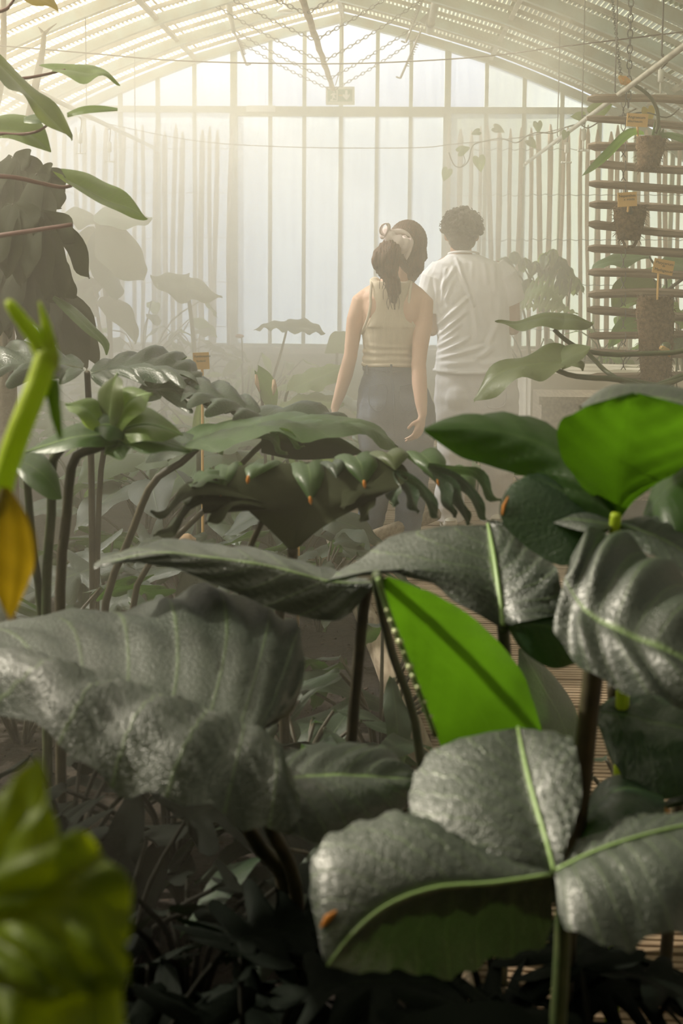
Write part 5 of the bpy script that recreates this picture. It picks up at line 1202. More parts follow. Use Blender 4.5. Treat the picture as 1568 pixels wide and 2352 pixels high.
# the dark central blade with its fringe
hero(j1, [(672, 1262, 3.0), (690, 1190, 3.0), (710, 1120, 3.02), (730, 1066, 3.1)],
     [(664, 1262, 3.0), (600, 1200, 2.96), (530, 1150, 2.95), (470, 1180, 2.92), (480, 1110, 3.0), (580, 1062, 3.12), (728, 1062, 3.14)],
     [(680, 1262, 3.0), (760, 1200, 2.96), (850, 1150, 2.95), (930, 1110, 2.95), (920, 1060, 3.05), (830, 1050, 3.14), (732, 1062, 3.14)], 'leaf_mono', None, nu=30, nv=8, bulge=(.12, .12), wave=(.010, 3), seed=33)
for k, (x0, y0, x1, y1, wd, m) in enumerate(((525, 1070, 508, 1135, 32, 'leaf_mid'), (610, 1068, 570, 1104, 40, 'leaf_mid'), (705, 1066, 712, 1152, 42, 'leaf_mid'), (470, 1084, 444, 1120, 20, 'leaf_mid'), (815, 1048, 836, 1115, 48, 'leaf_mid'), (762, 1062, 772, 1098, 30, 'leaf_dark'), (965, 1040, 1006, 1110, 44, 'leaf_mid'), (888, 1040, 908, 1080, 44, 'leaf_olive'), (1035, 1078, 1088, 1140, 32, 'leaf_mid'))):
    S = [(x0, y0, 3.08), ((x0 + x1) / 2 + 4, (y0 + y1) / 2 - 10, 3.0), (x1, y1, 2.97)]
    hero(j1, S, [(S[0][0] - wd, S[0][1] + 2, 3.1), (S[1][0] - wd * .8, S[1][1] + 2, 3.02), (x1, y1 + 1, 2.97)], [(S[0][0] + wd, S[0][1] - 4, 3.14), (S[1][0] + wd * .8, S[1][1] - 2, 3.04), (x1, y1, 2.97)], m, None, name='lobe', nu=10, nv=4, bulge=(.3, .3), upref=(0, -.6, 1), seed=40 + k)
    if k in (0, 1, 2, 4, 6):
        mk('orange_tip', MB().capsule(up_pts([(x1, y1 - 9, 2.965), (x1 + (1 if x1 > x0 else -1), y1, 2.962), (x1 + (2 if x1 > x0 else -2), y1 + 6, 2.963)]), [.0035, .0045, .0015], 7), MT['orange_tip'], j1)
stalk(j1, [(672, 1262, 3.0), (668, 1300, 3.06), (640, 1420, 3.2), (650, 1550, 3.28)], (.013, .014), 'stalk_dark', ground=G(660, 3.32, -.04))
stalk(j1, [(600, 1200, 2.98), (565, 1290, 3.05), (560, 1420, 3.2)], (.007, .011), 'stalk_dark', ground=G(640, 3.34, -.04))
j2 = thing('lobed_philodendron', 'flat spreading cut-leaf philodendron just under the woman\'s left hand', 'plant', G(640, 3.9))
hero(j2, [(380, 1052, 3.6), (470, 1008, 3.6), (600, 985, 3.65), (720, 978, 3.7), (840, 992, 3.75), (914, 1028, 3.75)],
     [(385, 1060, 3.56), (480, 1030, 3.40), (600, 1008, 3.40), (720, 1003, 3.42), (840, 1012, 3.5), (914, 1030, 3.74)],
     [(376, 1045, 3.64), (462, 990, 3.9), (600, 972, 4.0), (720, 965, 4.05), (842, 980, 4.0), (915, 1026, 3.78)], 'leaf_mid', (.004, .002, 'stalk'), nu=34, nv=6, bulge=(.2, .15), ripple=(.006, 6, .3), wave=(.014, 3), seed=51)
hero(j2, [(470, 1012, 3.62), (420, 1018, 3.6), (380, 1030, 3.6), (335, 1062, 3.6)], [(470, 1030, 3.5), (420, 1045, 3.46), (375, 1058, 3.5), (335, 1064, 3.6)], [(470, 1000, 3.8), (415, 1000, 3.85), (375, 1012, 3.8), (335, 1060, 3.62)], 'leaf_dark', None, nu=16, nv=5, bulge=(.15, .15), seed=52)
hero(j2, [(600, 1010, 3.6), (680, 1015, 3.58), (760, 1018, 3.58), (830, 1040, 3.6)], [(600, 1040, 3.58), (680, 1056, 3.56), (770, 1052, 3.56), (830, 1043, 3.6)], [(600, 1000, 3.7), (680, 1000, 3.75), (765, 1003, 3.75), (830, 1036, 3.62)], 'leaf_mono', None, nu=16, nv=5, bulge=(.15, .15), seed=56)
fingers(j2, (560, 1000, 3.55), ((700, 1025), (660, 1045), (500, 1042)), 'leaf_mid', 250, 9)
lobed(j2, (600, 960, 4.0), (420, 905, 4.0), (-30, -26, .4), (-30, 26, -.3), 'leaf_dark', 10, 4, .5, (.25, .2), 53)
lobed(j2, (560, 985, 3.9), (800, 985, 4.1), (20, -26, .5), (10, 24, -.2), 'leaf_dark', 10, 3, .3, (.25, .2), 54)
stalk(j2, [(470, 1010, 3.6), (420, 1060, 3.65), (350, 1110, 3.7), (300, 1230, 3.75), (240, 1400, 3.8)], (.010, .012), 'stalk_dark', ground=G(220, 3.85, -.04))
stalk(j2, [(640, 985, 3.8), (560, 1060, 3.85), (480, 1160, 3.85), (400, 1240, 3.85), (310, 1360, 3.85)], (.008, .011), 'stalk_dark', ground=G(270, 3.9, -.04))
j3 = thing('lobed_philodendron', 'glossy fingered philodendron leaf close behind the yellow-green shoot', 'plant', G(130, 3.0))
for k, (x1, y1, wd, b0) in enumerate(((60, 1040, 26, -14), (240, 1045, 28, 6), (205, 985, 30, -14), (150, 930, 26, -20), (420, 1000, 40, -24), (350, 905, 34, -30), (440, 1035, 26, -4), (270, 860, 26, -26))):
    b = (250, 1000) if k > 2 else (330, 1010)
    if k < 3: b = (300, 1000)
    S = [(b[0], b[1], 2.9), ((b[0] + x1) / 2, (b[1] + y1) / 2 + b0, 2.84), (x1, y1, 2.82)]
    n = Vector((-(y1 - b[1]), x1 - b[0])).normalized() * wd
    if n.y > 0: n = -n
    hero(j3, S, [(S[0][0] + n.x * .4, S[0][1] + n.y * .4, 2.95), (S[1][0] + n.x, S[1][1] + n.y, 2.98), (x1, y1, 2.82)], [(S[0][0] - n.x * .4, S[0][1] - n.y * .4, 2.86), (S[1][0] - n.x, S[1][1] - n.y, 2.74), (x1, y1 + 1, 2.82)],
         ('leaf_mid', 'leaf_mid', 'leaf_mid', 'leaf_pale', 'leaf_pale', 'leaf_pale', 'leaf_mid', 'leaf_olive')[k], (.004, .002, 'midrib'), nu=14, nv=5, bulge=(.25, .25), wave=(.004, 2), seed=60 + k)
hero(j3, [(20, 1050, 2.9), (70, 1070, 2.85), (110, 1100, 2.82), (142, 1145, 2.8)], [(20, 1060, 2.88), (60, 1110, 2.8), (110, 1145, 2.78), (142, 1147, 2.8)], [(25, 1040, 2.92), (90, 1040, 2.95), (130, 1085, 2.9), (142, 1143, 2.8)], 'leaf_mid', None, nu=12, nv=4, bulge=(.2, .2), seed=69)
stalk(j3, [(300, 1002, 2.9), (220, 1030, 2.95), (168, 1060, 2.98), (152, 1200, 3.0), (138, 1380, 3.0)], (.010, .013), 'stalk_dark', ground=G(130, 3.02, -.04))
stalk(j3, [(250, 1000, 2.9), (130, 1040, 3.0), (118, 1180, 3.05), (106, 1400, 3.08)], (.010, .013), 'stalk', ground=G(100, 3.1, -.04))
stalk(j3, [(60, 1080, 3.0), (75, 1250, 3.05), (95, 1430, 3.1)], (.009, .011), 'stalk', ground=G(105, 3.12, -.04))
j4 = thing('lobed_philodendron', 'dull dark lobed leaf in front of the densest mist at the left edge', 'plant', G(210, 4.4))
lobed(j4, (190, 850, 4.2), (-60, 880, 4.2), (-30, -40, .4), (-30, 40, -.3), 'leaf_dark', 26, 6, .5, (.25, .2), 71)
lobed(j4, (210, 860, 4.2), (460, 880, 4.3), (30, -34, .4), (30, 34, -.3), 'leaf_dark', 24, 6, .5, (.25, .2), 72)
lobed(j4, (320, 900, 4.2), (560, 955, 4.3), (30, -30, .4), (30, 30, -.3), 'leaf_dark', 18, 6, .5, (.25, .2), 73)
stalk(j4, [(200, 855, 4.2), (205, 950, 4.3), (210, 1100, 4.38)], (.010, .012), 'stalk_dark', ground=G(210, 4.42, -.04))
stalk(j4, [(320, 900, 4.2), (270, 960, 4.3), (230, 1100, 4.38)], (.008, .011), 'stalk_dark', ground=G(215, 4.42, -.04))
# ---- climber at the upper left
c1 = thing('climbing_philodendron', 'climber reaching in at the upper left with single pointed leaves on thin stems', 'plant', G(-190, 4.6))
hero(c1, [(130, 163, 4.6), (170, 168, 4.55), (210, 172, 4.5), (245, 168, 4.45), (276, 195, 4.42)], [(90, 150, 4.65), (150, 150, 4.7), (205, 155, 4.68), (245, 165, 4.5), (276, 196, 4.42)], [(118, 162, 4.55), (160, 180, 4.4), (200, 190, 4.36), (240, 176, 4.4), (275, 197, 4.42)], 'leaf_pale', None, nu=18, nv=5, bulge=(.2, .2), wave=(.006, 2), seed=81)
hero(c1, [(-20, 130, 4.3), (40, 190, 4.3), (90, 245, 4.3), (130, 285, 4.3), (166, 322, 4.3)], [(-20, 150, 4.28), (22, 200, 4.2), (55, 228, 4.18), (110, 285, 4.22), (165, 324, 4.3)], [(-20, 115, 4.33), (60, 180, 4.4), (110, 230, 4.42), (150, 262, 4.36), (168, 322, 4.3)], 'leaf_olive', None, nu=20, nv=5, bulge=(.15, .15), wave=(.010, 2), upref=(0, -1, .3), seed=82)
hero(c1, [(155, 265, 4.3), (190, 256, 4.3), (230, 253, 4.3), (270, 252, 4.3)], [(155, 270, 4.28), (190, 262, 4.26), (230, 258, 4.26), (270, 255, 4.29)], [(155, 262, 4.33), (190, 251, 4.36), (230, 249, 4.36), (270, 250, 4.32)], 'leaf_pale', None, nu=12, nv=4, bulge=(.4, .4), seed=83)
hero(c1, [(-20, 300, 4.5), (30, 300, 4.5), (75, 312, 4.48), (117, 350, 4.45)], [(-20, 320, 4.45), (20, 318, 4.42), (70, 335, 4.4), (116, 350, 4.45)], [(-20, 270, 4.6), (35, 262, 4.6), (95, 282, 4.55), (118, 348, 4.45)], 'leaf_pale', None, nu=16, nv=5, bulge=(.2, .2), upref=(0, -1, .8), seed=84)
hero(c1, [(55, 275, 4.45), (85, 272, 4.42), (120, 275, 4.4)], [(55, 282, 4.42), (85, 284, 4.38), (120, 278, 4.4)], [(55, 270, 4.48), (85, 264, 4.5), (120, 273, 4.42)], 'leaf_mid', None, nu=10, nv=3, bulge=(.2, .2), seed=85)
hero(c1, [(160, 425, 4.5), (205, 440, 4.47), (250, 462, 4.44), (300, 478, 4.42), (338, 504, 4.4)], [(122, 392, 4.5), (180, 430, 4.42), (230, 474, 4.38), (290, 492, 4.38), (337, 504, 4.4)], [(140, 392, 4.56), (205, 395, 4.56), (255, 425, 4.52), (300, 455, 4.46), (339, 502, 4.4)], 'leaf_pale', None, nu=20, nv=5, bulge=(.15, .15), wave=(.010, 1.5), upref=(0, -1, .5), seed=86)
hero(c1, [(30, -40, 4.5), (80, -10, 4.48), (110, 5, 4.46), (134, 26, 4.45)], [(25, -20, 4.46), (75, 12, 4.42), (110, 14, 4.44), (134, 27, 4.45)], [(35, -60, 4.55), (95, -30, 4.55), (125, 0, 4.5), (135, 25, 4.45)], 'leaf_yellow', None, nu=12, nv=4, bulge=(.2, .2), upref=(0, -1, .5), seed=87)
stalk(c1, [(165, 426, 4.5), (140, 430, 4.5), (90, 420, 4.5), (20, 406, 4.5), (-120, 400, 4.55)], (.006, .009), 'stalk_red')
stalk(c1, [(150, 160, 4.58), (100, 172, 4.55), (50, 180, 4.55), (-20, 181, 4.55), (-130, 190, 4.58)], (.004, .007), 'stalk_red')
stalk(c1, [(112, 285, 4.4), (85, 302, 4.42), (40, 309, 4.44), (-20, 308, 4.46), (-130, 330, 4.55)], (.004, .007), 'stalk_red')
stalk(c1, [(166, 516, 4.4), (100, 526, 4.42), (20, 538, 4.45), (-130, 560, 4.55)], (.0075, .009), 'stalk_red')
stalk(c1, [(34, -4, 4.47), (22, 12, 4.5), (0, 26, 4.5), (-130, 60, 4.58)], (.004, .008), 'stalk_red')
mk('trunk', MB().tube(catmull([G(-190, 4.6, -.04), P(-180, 700, 4.6), P(-130, 380, 4.58), P(-125, 150, 4.58), P(-130, 20, 4.6)], 24), [.045 - .001 * k for k in range(25)], 10), MT['trunk'], c1)
tw = thing('bare_branch', 'bare forked grey branch half lost in haze under the sunlit roof', 'branch', P(96, 170, 7.5))
mk('stem', MB().tube(catmull(up_pts([(60, 300, 7.5), (85, 180, 7.5), (97, 120, 7.5), (101, 76, 7.5)]), 14), [.022] * 8 + [.018, .017, .016, .015, .015, .014, .014], 8), MT['trunk'], tw)
mk('twig', MB().tube(up_pts([(101, 78, 7.5), (93, 68, 7.5), (88, 62, 7.5)]), [.012, .006, .002], 6).tube(up_pts([(101, 78, 7.5), (113, 66, 7.5), (130, 54, 7.5)]), [.012, .006, .002], 6), MT['trunk'], tw)
mk('stem', MB().tube(catmull(up_pts([(-30, 330, 7.6), (0, 200, 7.6), (8, 90, 7.6), (8, 0, 7.6), (10, -60, 7.6)]), 14), [.026 - .001 * k for k in range(15)], 8), MT['trunk'], tw)
# ---- big monstera in the mist at the left
mo = thing('monstera', 'tall dark monstera with split leaves rising in mist at the left edge', 'plant', G(20, 5.4))
MON = (((30, 360, 5.35), ((-30, 470), (0, 500), (30, 520), (60, 510), (85, 470), (95, 420), (70, 380))),
       ((85, 400, 5.2), ((60, 560), (90, 590), (110, 540), (140, 480), (150, 440), (120, 410))),
       ((30, 470, 5.1), ((-20, 620), (15, 640), (50, 660), (85, 600), (80, 530))),
       ((90, 490, 5.05), ((60, 640), (105, 690), (150, 690), (205, 640), (170, 560))),
       ((60, 590, 5.15), ((10, 760), (50, 790), (95, 760), (135, 700), (175, 685))),
       ((100, 640, 5.3), ((120, 800), (160, 830), (200, 850), (225, 840))),
       ((0, 600, 5.2), ((-50, 760), (-15, 800), (20, 780))))
for k, (b, fans) in enumerate(MON): fingers(mo, b, fans, 'leaf_mono', 90 + 8 * k, 24 + 3 * (k % 3))
for b, _ in MON:
    stalk(mo, [b, (b[0] * .5 + 5, b[1] + 90, 5.35), (15, b[1] + 260, 5.4)], (.006, .011), 'stalk_dark')
mk('trunk', MB().tube(catmull([G(20, 5.42, -.04), P(18, 900, 5.42), P(12, 650, 5.42), P(20, 420, 5.42)], 16), [.045 - .0012 * k for k in range(17)], 10), MT['trunk'], mo)
hero(mo, [(122, 682, 5.0), (160, 712, 4.95), (200, 750, 4.9), (235, 785, 4.9), (245, 815, 4.9)], [(120, 688, 4.98), (155, 725, 4.9), (198, 765, 4.86), (232, 790, 4.88), (243, 816, 4.9)], [(126, 680, 5.02), (168, 705, 5.02), (212, 745, 4.96), (250, 785, 4.92), (246, 816, 4.9)], 'leaf_mid', None, nu=14, nv=4, bulge=(.3, .3), seed=101)
# ---- hazy big leaf plants farther back on the left
def far_leaf(t, spine, wl, wr, mat, seed, up=(0, -.6, 1)):
    n = len(spine); prof = [.25, 1, .9, .6, 0] if n == 5 else [.25, 1, .75, 0]
    return hero(t, spine, [(q[0] + wl[0] * k, q[1] + wl[1] * k, q[2] + wl[2] * k) for q, k in zip(spine, prof)], [(q[0] + wr[0] * k, q[1] + wr[1] * k, q[2] + wr[2] * k) for q, k in zip(spine, prof)], mat, None, nu=16, nv=5, bulge=(.15, .15), wave=(.012, 2.5), upref=up, seed=seed)
h1 = thing('giant_taro', 'ghostly tall taro with great drooping leaves deep in the mist bank', 'plant', G(255, 8.4))
far_leaf(h1, [(230, 510, 8.3), (260, 560, 8.2), (295, 605, 8.1), (320, 632, 8.1), (332, 641, 8.1)], (-42, 24, -.1), (30, -36, .2), 'leaf_olive', 111)
far_leaf(h1, [(210, 520, 8.5), (190, 560, 8.45), (180, 600, 8.4), (178, 640, 8.4), (182, 668, 8.4)], (-30, 0, 0), (34, 0, .1), 'leaf_olive', 125)
far_leaf(h1, [(225, 690, 8.3), (255, 705, 8.25), (285, 730, 8.2), (305, 760, 8.2), (312, 790, 8.2)], (-14, 20, 0), (20, -20, .1), 'leaf_olive', 126)
far_leaf(h1, [(240, 515, 8.3), (230, 570, 8.2), (245, 630, 8.1), (262, 670, 8.1), (270, 690, 8.1)], (-34, 0, -.1), (34, 0, .2), 'leaf_dark', 112)
far_leaf(h1, [(215, 500, 8.4), (250, 498, 8.3), (290, 502, 8.2), (325, 505, 8.2), (350, 503, 8.2)], (0, -18, .5), (0, 24, -.3), 'leaf_mid', 113)
far_leaf(h1, [(220, 505, 8.4), (190, 500, 8.4), (170, 495, 8.4), (150, 500, 8.4), (130, 515, 8.4)], (0, -16, .4), (0, 26, -.3), 'leaf_olive', 114)
far_leaf(h1, [(215, 640, 8.3), (200, 660, 8.2), (190, 690, 8.2), (200, 720, 8.2), (230, 730, 8.2)], (-40, -10, 0), (40, -10, .2), 'leaf_dark', 115)
for q in ((230, 512, 8.3), (220, 505, 8.4), (215, 640, 8.3)): stalk(h1, [q, (q[0] + 15, q[1] + 120, 8.4), (255, 820, 8.4)], (.010, .016), 'stalk', ground=G(255, 8.42, -.04))
h2 = thing('giant_taro', 'single wavy taro leaf held flat in the mist before the fence', 'plant', G(450, 8.8))
hero(h2, [(430, 660, 8.7), (400, 652, 8.7), (370, 645, 8.7), (345, 632, 8.7)], [(430, 690, 8.4), (400, 690, 8.4), (370, 665, 8.5), (345, 634, 8.7)], [(435, 630, 9.0), (400, 625, 9.0), (370, 635, 8.9), (345, 630, 8.7)], 'leaf_olive', None, nu=12, nv=5, bulge=(.15, .15), wave=(.02, 1.5), upref=(0, -1, 1), seed=116)
hero(h2, [(428, 660, 8.7), (450, 668, 8.6), (480, 678, 8.5), (511, 684, 8.5)], [(425, 692, 8.4), (450, 694, 8.35), (480, 690, 8.4), (511, 686, 8.5)], [(430, 628, 9.0), (455, 645, 8.9), (490, 668, 8.7), (511, 682, 8.5)], 'leaf_olive', None, nu=12, nv=5, bulge=(.15, .15), wave=(.02, 1.5), upref=(0, -1, 1), seed=117)
stalk(h2, [(430, 664, 8.7), (440, 740, 8.78), (448, 850, 8.8)], (.012, .018), 'stalk', ground=G(450, 8.82, -.04))
h3 = thing('giant_taro', 'umbrella-like taro leaf on a slanting thin stalk before the whitewashed panes', 'plant', G(612, 8.6))
hero(h3, [(660, 757, 8.5), (690, 755, 8.5), (720, 758, 8.5), (747, 766, 8.5)], [(655, 762, 8.3), (690, 765, 8.25), (720, 766, 8.35), (747, 767, 8.5)], [(655, 738, 8.8), (690, 732, 8.8), (722, 742, 8.7), (747, 765, 8.5)], 'leaf_olive', None, nu=14, nv=5, bulge=(.15, .15), wave=(.012, 3), upref=(0, -1, 1), seed=118)
hero(h3, [(662, 757, 8.5), (630, 750, 8.5), (605, 752, 8.5), (582, 759, 8.5)], [(660, 762, 8.3), (630, 757, 8.3), (605, 756, 8.4), (582, 760, 8.5)], [(662, 738, 8.8), (630, 741, 8.8), (605, 748, 8.7), (582, 758, 8.5)], 'leaf_olive', None, nu=14, nv=5, bulge=(.15, .15), wave=(.012, 3), upref=(0, -1, 1), seed=119)
stalk(h3, [(658, 758, 8.5), (645, 810, 8.52), (630, 860, 8.55), (622, 900, 8.58)], (.007, .010), 'stalk_dark', ground=G(612, 8.62, -.04))
h4 = thing('cut_leaf_plant', 'pale fan-shaped ribbed leaf standing between the panes and the woman\'s elbow', 'plant', G(772, 9.4))
hero(h4, [(772, 812, 9.4), (774, 795, 9.4), (776, 775, 9.4), (778, 762, 9.4)], [(745, 812, 9.4), (750, 795, 9.4), (758, 770, 9.4), (770, 760, 9.4)], [(806, 812, 9.4), (806, 795, 9.4), (803, 770, 9.4), (790, 760, 9.4)], 'leaf_pale', None, nu=10, nv=5, bulge=(.1, .1), ripple=(.004, 6, .2), upref=(0, -1, .3), seed=120)
stalk(h4, [(774, 810, 9.4), (773, 850, 9.4)], (.010, .012), 'stalk', ground=G(772, 9.42, -.04))
h5 = thing('heart_leaf_plant', 'backlit ribbed leaf with scalloped edge beside the woman\'s left forearm', 'plant', G(690, 6.9))
hero(h5, [(658, 898, 6.8), (700, 880, 6.8), (740, 862, 6.8), (776, 848, 6.8), (810, 842, 6.8)], [(656, 900, 6.78), (700, 900, 6.6), (740, 895, 6.6), (780, 870, 6.65), (810, 845, 6.8)], [(662, 872, 6.85), (695, 855, 7.0), (735, 842, 7.0), (778, 838, 6.95), (810, 840, 6.82)], 'leaf_pale', None, nu=18, nv=5, bulge=(.12, .12), ripple=(.006, 9, .2), wave=(.01, 4), upref=(0, -1, .6), seed=121)
hero(h5, [(640, 940, 6.6), (690, 925, 6.6), (740, 922, 6.6), (790, 928, 6.6)], [(640, 945, 6.55), (690, 948, 6.4), (740, 945, 6.4), (790, 932, 6.6)], [(642, 930, 6.65), (690, 908, 6.85), (745, 905, 6.85), (790, 925, 6.6)], 'leaf_pale', None, nu=16, nv=5, bulge=(.12, .12), ripple=(.006, 8, .2), wave=(.012, 4), upref=(0, -1, .6), seed=122)
stalk(h5, [(660, 898, 6.8), (655, 940, 6.85), (680, 1050, 6.9)], (.008, .010), 'stalk', ground=G(690, 6.92, -.04)); stalk(h5, [(642, 940, 6.6), (650, 1000, 6.8)], (.007, .010), 'stalk', ground=G(690, 6.94, -.04))
h6 = thing('furled_leaf_plant', 'upright furled leaf with a crisped brown edge among the hazy bed plants', 'plant', G(625, 6.2))
hero(h6, [(590, 855, 6.1), (604, 880, 6.1), (620, 910, 6.1), (630, 940, 6.1)], [(584, 850, 6.1), (590, 885, 6.1), (605, 925, 6.1), (626, 942, 6.1)], [(592, 838, 6.12), (622, 860, 6.12), (638, 900, 6.12), (634, 940, 6.1)], 'leaf_mid', None, nu=12, nv=4, bulge=(.2, .2), upref=(0, -1, .3), seed=123)
mk('crisped_edge', fibre(MB().tube(up_pts([(588, 860, 6.08), (590, 880, 6.07), (596, 900, 6.07)]), [.006, .012, .004], 7).tube(up_pts([(628, 872, 6.08), (630, 890, 6.07), (627, 908, 6.07)]), [.006, .012, .004], 7), .004, 60), MT['dry'], h6)
stalk(h6, [(598, 895, 6.1), (602, 925, 6.12), (606, 980, 6.15)], (.006, .008), 'stalk_dark', ground=G(620, 6.2, -.04)); stalk(h6, [(628, 940, 6.1), (626, 980, 6.15)], (.006, .008), 'stalk_dark', ground=G(626, 6.2, -.04))
h7 = thing('banana_shoot', 'yellow-green upright shoot right behind the square amber label', 'plant', G(456, 5.85))
hero(h7, [(455, 1000, 5.8), (456, 960, 5.8), (461, 920, 5.8), (466, 850, 5.8)], [(440, 1000, 5.8), (444, 960, 5.8), (455, 915, 5.8), (465, 850, 5.8)], [(470, 1000, 5.8), (469, 960, 5.8), (468, 920, 5.8), (467, 850, 5.8)], 'leaf_pale', None, nu=12, nv=4, bulge=(.5, .5), upref=(0, -1, .2), seed=124)
stalk(h7, [(455, 1000, 5.8), (456, 1060, 5.82)], (.010, .012), 'stalk', ground=G(456, 5.86, -.04))
# ---- pair of big hazed leaves in front of the man
r1_ = thing('giant_taro', 'two long dull olive leaves reaching across the man\'s white trousers on long stalks', 'plant', G(1640, 4.9))
hero(r1_, [(1300, 736, 5.0), (1260, 730, 5.0), (1215, 738, 5.0), (1180, 744, 5.0), (1136, 738, 5.0)], [(1290, 755, 4.85), (1250, 752, 4.85), (1205, 758, 4.88), (1170, 752, 4.95), (1136, 739, 5.0)], [(1300, 722, 5.15), (1255, 722, 5.15), (1215, 732, 5.1), (1180, 738, 5.05), (1136, 737, 5.0)], 'leaf_olive', None, nu=18, nv=5, bulge=(.2, .2), wave=(.006, 2), upref=(0, -1, .6), seed=131)
hero(r1_, [(1290, 736, 5.0), (1315, 733, 5.0), (1340, 740, 5.0), (1362, 744, 5.0)], [(1290, 757, 4.85), (1320, 758, 4.85), (1345, 757, 4.9), (1362, 746, 5.0)], [(1292, 722, 5.15), (1318, 724, 5.1), (1342, 734, 5.05), (1362, 743, 5.0)], 'leaf_olive', None, nu=12, nv=5, bulge=(.2, .2), upref=(0, -1, .6), seed=132)
hero(r1_, [(1300, 835, 4.7), (1240, 836, 4.7), (1180, 845, 4.7), (1130, 868, 4.7), (1088, 920, 4.7)], [(1295, 850, 4.62), (1250, 868, 4.56), (1200, 872, 4.56), (1140, 905, 4.6), (1088, 924, 4.7)], [(1300, 795, 4.85), (1245, 796, 4.85), (1190, 822, 4.8), (1120, 850, 4.76), (1086, 918, 4.7)], 'leaf_olive', None, nu=22, nv=6, bulge=(.15, .15), wave=(.012, 2), upref=(0, -1, .6), seed=133)
hero(r1_, [(1290, 830, 4.7), (1315, 815, 4.7), (1340, 806, 4.7), (1356, 798, 4.7)], [(1290, 850, 4.62), (1318, 838, 4.64), (1342, 820, 4.66), (1356, 800, 4.7)], [(1292, 796, 4.85), (1315, 790, 4.8), (1340, 792, 4.75), (1356, 796, 4.7)], 'leaf_olive', None, nu=12, nv=5, bulge=(.15, .15), upref=(0, -1, .6), seed=134)
hero(r1_, [(1300, 833, 4.68), (1320, 832, 4.66), (1336, 838, 4.65), (1337, 852, 4.65)], [(1298, 838, 4.66), (1318, 842, 4.62), (1332, 846, 4.62), (1336, 853, 4.65)], [(1302, 826, 4.7), (1324, 824, 4.7), (1342, 834, 4.68), (1339, 852, 4.65)], 'leaf_olive', None, nu=10, nv=3, bulge=(.1, .1), seed=135)
stalk(r1_, [(1272, 757, 5.0), (1300, 782, 5.0), (1345, 806, 5.0), (1420, 815, 4.98), (1560, 812, 4.95), (1640, 850, 4.92)], (.008, .011), 'stalk', ground=G(1650, 4.92, -.04))
stalk(r1_, [(1270, 846, 4.7), (1310, 862, 4.7), (1360, 868, 4.7), (1420, 872, 4.72), (1500, 895, 4.78), (1600, 915, 4.85)], (.009, .012), 'stalk', ground=G(1640, 4.9, -.04))
stalk(r1_, [(1345, 806, 5.0), (1368, 830, 4.9), (1390, 852, 4.8), (1420, 872, 4.72)], (.008, .009), 'stalk')
stalk(r1_, [(1410, 868, 4.9), (1500, 884, 4.9), (1620, 915, 4.9)], (.008, .011), 'stalk', ground=G(1655, 4.95, -.04))
# ---- plants behind the rack
r2_ = thing('heart_leaf_plant', 'tall plant behind the orchid rack with broad drooping hazed leaves', 'plant', G(1500, 8.0))
for k, (sp, wl, wr, m) in enumerate((([(1490, 588, 8.0), (1450, 595, 7.9), (1410, 600, 7.9), (1375, 608, 7.9), (1358, 622, 7.9)], (0, -14, .3), (0, 14, -.2), 'leaf_mid'), ([(1500, 640, 8.0), (1470, 655, 8.0), (1440, 670, 8.0), (1420, 690, 8.0), (1405, 710, 8.0)], (-30, -25, 0), (40, 25, 0), 'leaf_olive'), ([(1520, 600, 8.0), (1545, 605, 8.0), (1580, 615, 8.0), (1620, 640, 8.0)], (0, -30, .2), (0, 30, -.2), 'leaf_mid'),
        ([(1470, 690, 8.0), (1440, 700, 8.0), (1415, 712, 8.0), (1400, 720, 8.0)], (0, -12, .2), (0, 12, -.2), 'leaf_pale'), ([(1500, 760, 8.0), (1470, 740, 8.0), (1440, 745, 8.0), (1410, 775, 8.0), (1395, 800, 8.0)], (-14, -18, 0), (20, 20, 0), 'leaf_mid'), ([(1540, 700, 8.0), (1552, 720, 8.0), (1570, 735, 8.0), (1600, 750, 8.0)], (0, -24, .1), (0, 24, -.1), 'leaf_pale'), ([(1555, 810, 8.0), (1560, 790, 8.0), (1570, 770, 8.0), (1585, 755, 8.0)], (-24, 0, 0), (24, 0, 0), 'leaf_dark'), ([(1430, 905, 7.6), (1450, 897, 7.6), (1480, 896, 7.6), (1510, 903, 7.6)], (0, -9, .3), (0, 9, -.2), 'leaf_mid'))):
    far_leaf(r2_, sp, wl, wr, m, 140 + k); q = sp[0]; stalk(r2_, [q, ((q[0] + 1500) / 2 + 20, q[1] + 70, 8.0), (1510, max(q[1] + 140, 880), 8.0)], (.006, .010), 'stalk', ground=G(1505, 8.02, -.04))
for a in ((1500, 700, 1568, 640), (1506, 690, 1545, 720)): stalk(r2_, [(a[0], a[1], 7.7), ((a[0] + a[2]) / 2, (a[1] + a[3]) / 2 - 4, 7.7), (a[2], a[3], 7.7)], (.010, .010), 'stalk_dark')
# ---- plants against the shaded fence, behind the man
r3_ = thing('umbrella_tree', 'wilting umbrella tree with hanging leaflets against the shaded fence', 'plant', G(1255, 10.0))
rn = random.Random(5)
for k, (px, py) in enumerate(((1160, 590), (1180, 578), (1205, 592), (1230, 600), (1255, 580), (1270, 572), (1285, 590), (1300, 610), (1318, 635), (1290, 640), (1262, 610), (1175, 620), (1150, 605), (1215, 640))):
    c = P(px, py, 10.0); stalk(r3_, [c, P(px * .6 + 1255 * .4, py + 50, 10.0), P(1250, 720, 10.0)], (.004, .007), 'stalk')
    for i in range(6):
        a = 2 * math.pi * i / 6 + rn.uniform(0, .6); inst('leaf', leaf_mesh('ovate', 'leaf_mid' if (i + k) % 3 else 'leaf_pale', i % 2), r3_, orient(c - ORIGIN[r3_.name], (math.cos(a), math.sin(a), -1.2 + rn.uniform(-.4, .4)), (0, 0, 1), rn.uniform(.10, .17)))
